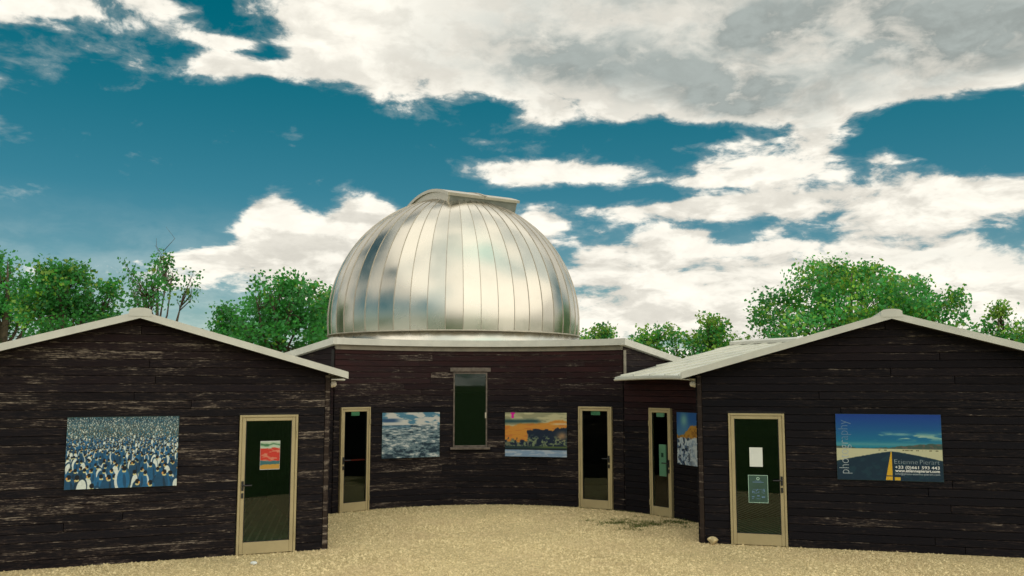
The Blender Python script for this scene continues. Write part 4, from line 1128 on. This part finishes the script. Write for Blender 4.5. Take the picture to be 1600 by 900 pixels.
def weeds():
    n = 3200; ctr = rng.normal(0, 1, (60, 2)) * (.50, .34) + (2.55, 16.6); i = rng.integers(0, 60, n); p = ctr[i] + rng.normal(0, .07, (n, 2))
    # a thin line of grass along the feet of the walls
    m = 900; a = np.radians(rng.uniform(-44, 66, m)); rr = R - .04 - np.abs(rng.normal(0, .05, m)); p2 = np.stack([C[0] + rr * np.sin(a), C[1] + rr * np.cos(a)], -1); p2 = p2[rng.random(m) < .2 + .6 * (np.degrees(a) > 25)]
    p = np.concatenate([p, p2]); keep = ~(in_wing(WING_R, p[:, 0], p[:, 1])) & (np.hypot(p[:, 0] - C[0], p[:, 1] - C[1]) < R - .03); p = p[keep]; n = len(p)
    h = rng.uniform(.012, .05, n); w = rng.uniform(.003, .006, n); t = rng.uniform(0, 2 * pi, n); l = rng.normal(0, .6, (n, 2)) * h[:, None]
    V = np.zeros((n, 3, 3)); V[:, 0, :2] = p - np.stack([np.cos(t), np.sin(t)], -1) * w[:, None]; V[:, 1, :2] = p + np.stack([np.cos(t), np.sin(t)], -1) * w[:, None]; V[:, 2, :2] = p + l; V[:, 2, 2] = h
    T = np.repeat(np.array((.10, .13, .035)) * rng.uniform(.6, 1.5, (n, 1)), 3, 0); o = leaf_mesh('weeds', V.reshape(-1, 3), np.arange(3 * n).reshape(-1, 3), T)
    tag(o, 'low green weeds sprouting through the gravel by the annexe wall', 'weeds', kind='stuff')
weeds()

# ------------------------------------------------------------------ trees
def tree(label, u, depth, vtop, halfw, lobes, seed, leaf=.084, nleaf=6500, warm=.25, sparse=0.0, shoots=14, base_v=520, dark=1.0, drop=12):
    """u, vtop, halfw fix bearing, height and spread at the given distance; lobes = [(du, dv, ru, rv, weight)] in the same units"""
    r = np.random.default_rng(seed); k = depth / 1400
    x0 = (u - 800) * k; H = CAM_H + (599 - vtop) * k
    root = empty('tree', (x0, depth, 0)); tag(root, label, 'tree', 'trees behind the buildings')
    Wd = halfw * k
    # crown lobes in metres
    L = [(du * k, r.normal(0, .35) * Wd, CAM_H + (599 - v - drop) * k, ru * k, rv * k, w) for du, v, ru, rv, w in lobes]
    ws = np.array([l[5] * l[3] * l[4] for l in L]); ws /= ws.sum()
    # twig clusters spread over and through each lobe
    ncl = int(nleaf / 42); li = r.choice(len(L), ncl, p=ws); cl = []
    for i in li:
        cx, cy, cz, rx, rz, _ = L[i]; d = r.normal(0, 1, 3); d /= np.linalg.norm(d); q = r.uniform(.35, 1.0) ** .5 * (1 + r.normal(0, .10))
        cl.append((cx + d[0] * rx * q, cy + d[1] * rx * .9 * q, cz + d[2] * rz * q))
    # upright leading shoots along the top
    for i in range(shoots):
        l = L[r.integers(len(L))]; sx = l[0] + r.uniform(-.85, .85) * l[3]; top = l[2] + l[4] * sqrt(max(0, 1 - ((sx - l[0]) / l[3]) ** 2)); hgt = r.uniform(.12, .38) * (1 + sparse); yy = l[1] + r.normal(0, .4) * l[3]
        for t in np.linspace(0, 1, 6): cl.append((sx + r.normal(0, .04) + t * r.normal(0, .1), yy, top - .15 + t * hgt))
    cl = np.array(cl); n = len(cl)
    per = np.maximum(4, r.poisson(26 * (1 - .5 * sparse), n)); ci = np.repeat(np.arange(n), per); m = len(ci)
    sp = .20 * (leaf / .085) * (1 - .25 * sparse); P = cl[ci] + np.clip(r.normal(0, 1, (m, 3)), -1.55, 1.55) * (sp, sp, sp * .75)
    # leaf: lobed five-pointed blade, slightly folded
    A = np.array([(0, -.55, 0), (.28, -.30, .05), (.62, .02, .10), (.30, .22, .04), (0, .72, 0), (-.30, .22, .04), (-.62, .02, .10), (-.28, -.30, .05)]); s = leaf * r.uniform(.6, 1.35, m)
    nrm = r.normal(0, 1, (m, 3)) * (.55, .55, .4) + (r.normal(0, .8, (n, 3)) * (1, 1, .5))[ci] + (0, -.1, .7); nrm /= np.linalg.norm(nrm, axis=1)[:, None]; t = r.normal(0, 1, (m, 3)); t -= (t * nrm).sum(1)[:, None] * nrm; t /= np.linalg.norm(t, axis=1)[:, None]; b = np.cross(nrm, t)
    V = P[:, None, :] + s[:, None, None] * (A[None, :, 0:1] * t[:, None] + A[None, :, 1:2] * b[:, None] + A[None, :, 2:3] * nrm[:, None])
    F0 = np.array([(0, 1, 7), (1, 2, 3), (7, 5, 6), (1, 3, 5), (1, 5, 7), (3, 4, 5)]); F = (F0[None] + (np.arange(m) * 8)[:, None, None]).reshape(-1, 3)
    cb = r.uniform(.65, 1.4, n)[ci][:, None]; hue = r.random(n)[ci] * .75 + r.random(m) * .25; yl = (hue > 1 - warm * .9)[:, None]
    g = np.where(yl, np.array((.22, .39, .065)), np.array((.066, .285, .078))) * r.uniform(.75, 1.25, (m, 1)) * cb * dark; tip = ((P[:, 2] > H - .25 * (H - 3)) & (r.random(m) < warm * .55))[:, None]; g = np.where(tip, np.array((.27, .38, .08)) * r.uniform(.7, 1.2, (m, 1)), g)
    leaf_mesh('crown', V.reshape(-1, 3), F, np.repeat(g, 8, 0), 'leaf', root)
    # trunk and limbs
    bm = bmesh.new(); hc = np.mean([l[2] for l in L]); fork = max(.9, hc - 1.4)
    tr = max(.07, .018 * H + .03) * (1 - .55 * sparse); tube_bm(bm, [(0, 0, -.05), (.03, .02, fork * .5), (0, .03, fork), (.05 * r.normal(), .05, (fork + H) / 2), (0.0, .0, H - .35)], [tr * 1.25, tr, tr * .8, tr * .42, .012], 8)
    bm_obj('trunk', bm, 'bark', root, smooth=True)
    bm = bmesh.new(); lim = []
    for l in L:
        for _ in range(2):
            e = np.array([l[0], l[1], l[2]]) + r.normal(0, .35, 3) * (l[3], l[3], l[4]); s0 = np.array([0, 0, fork * r.uniform(.8, 1.1)]); mid = (s0 + e) / 2 + (0, 0, -.1 * np.linalg.norm(e - s0)) + r.normal(0, .1, 3)
            tube_bm(bm, [tuple(s0), tuple(mid), tuple(e)], [tr * .5, tr * .3, .012], 6); lim.append((mid, e))
    for c in cl[::max(1, n // 110)]:
        j = min(range(len(lim)), key=lambda q: np.linalg.norm(lim[q][1] - c)); a = lim[j][0] * .35 + lim[j][1] * .65; tube_bm(bm, [tuple(a), tuple((a + c) / 2 + r.normal(0, .06, 3)), tuple(c)], [.018, .012, .005], 4)
    if sparse:
        for _ in range(7):
            c = cl[r.integers(n)]; tube_bm(bm, [tuple(c), tuple(c + (r.normal(0, .15), 0, .35)), tuple(c + (r.normal(0, .25), 0, 0.55 + r.uniform(0, .2)))], [.009, .006, .003], 4)
    bm_obj('limbs', bm, 'bark', root, smooth=True)
    return root
tree('broad tree whose dense green crown rises behind the far end of the penguin wing', 5, 27, 388, 95, [(-20, 435, 60, 50, 1), (30, 460, 70, 40, 1), (-70, 470, 80, 60, 1), (0, 500, 110, 35, 1), (-35, 405, 28, 26, .8)], 11, nleaf=9000, warm=.12)
tree('rounded green tree just left of the roof ridge behind the penguin wing', 100, 25, 408, 75, [(-8, 440, 32, 32, 1), (30, 455, 36, 34, 1), (-45, 470, 36, 30, 1), (5, 492, 75, 32, 1.2), (48, 440, 12, 16, .6)], 12, nleaf=8000, warm=.22, dark=.9)
tree('thin sparse young tree with bare twigs behind the ridge of the penguin wing', 245, 24, 392, 60, [(-2, 425, 12, 24, 1), (8, 462, 26, 26, 1.5), (-40, 428, 10, 9, .4), (42, 458, 16, 12, .5), (-52, 448, 6, 14, .3)], 13, nleaf=1700, leaf=.075, drop=4, warm=.15, sparse=.8, shoots=5, dark=.85)
tree('low green bush tree behind the right slope of the penguin wing', 348, 27, 476, 28, [(0, 500, 22, 22, 1), (10, 525, 40, 26, 1)], 14, nleaf=2200, warm=.1, shoots=5)
tree('round maple with a full green crown standing left of the dome', 435, 26, 424, 70, [(-5, 452, 42, 30, 1.2), (30, 470, 42, 36, 1), (-36, 482, 34, 32, 1), (5, 515, 75, 36, 1.3)], 15, nleaf=9000, warm=.12, shoots=8, drop=13)
tree('green tree showing close against the left edge of the dome', 502, 29, 452, 36, [(0, 478, 22, 26, 1), (6, 512, 34, 34, 1.2)], 16, nleaf=3200, warm=.2, shoots=5)
tree('small leafy treetop showing close against the right edge of the dome', 930, 31, 506, 26, [(-4, 526, 22, 14, 1), (10, 518, 12, 14, .7), (-10, 548, 30, 22, 1)], 17, nleaf=1800, warm=.45, shoots=5)
tree('slender leafy treetop above the right roof corner of the domed block', 1028, 30, 492, 42, [(-8, 516, 18, 20, 1), (14, 532, 24, 20, 1), (-20, 545, 24, 22, 1), (0, 565, 44, 26, 1)], 18, nleaf=3000, warm=.45, shoots=7)
tree('yellowish green bushy tree above the annexe roof', 1122, 29, 490, 52, [(-14, 512, 22, 20, 1), (20, 525, 32, 22, 1), (-30, 540, 26, 24, 1), (10, 555, 55, 28, 1.2)], 19, nleaf=4800, warm=.55, shoots=9)
tree('big spreading maple towering over the road poster wing', 1335, 27, 408, 160, [(-65, 440, 48, 32, 1), (-20, 432, 40, 28, 1), (38, 440, 44, 28, 1), (85, 458, 42, 32, 1), (-110, 492, 44, 34, 1), (0, 482, 80, 42, 1.3), (120, 492, 34, 28, .9), (-50, 515, 95, 35, 1), (70, 515, 80, 35, 1)], 20, nleaf=20000, warm=.34, shoots=26, drop=3)
tree('pointed yellow-green treetop at the far end of the road poster wing', 1562, 30, 468, 40, [(4, 488, 8, 20, .8), (-26, 508, 18, 14, 1), (12, 515, 26, 18, 1), (0, 540, 50, 25, 1.2)], 21, nleaf=3200, warm=.55, shoots=4)
tree('shrubby green tree beyond the last treetop past the road poster wing', 1618, 29, 502, 36, [(0, 522, 28, 20, 1), (-8, 545, 40, 26, 1)], 22, nleaf=2200, warm=.4, shoots=4)
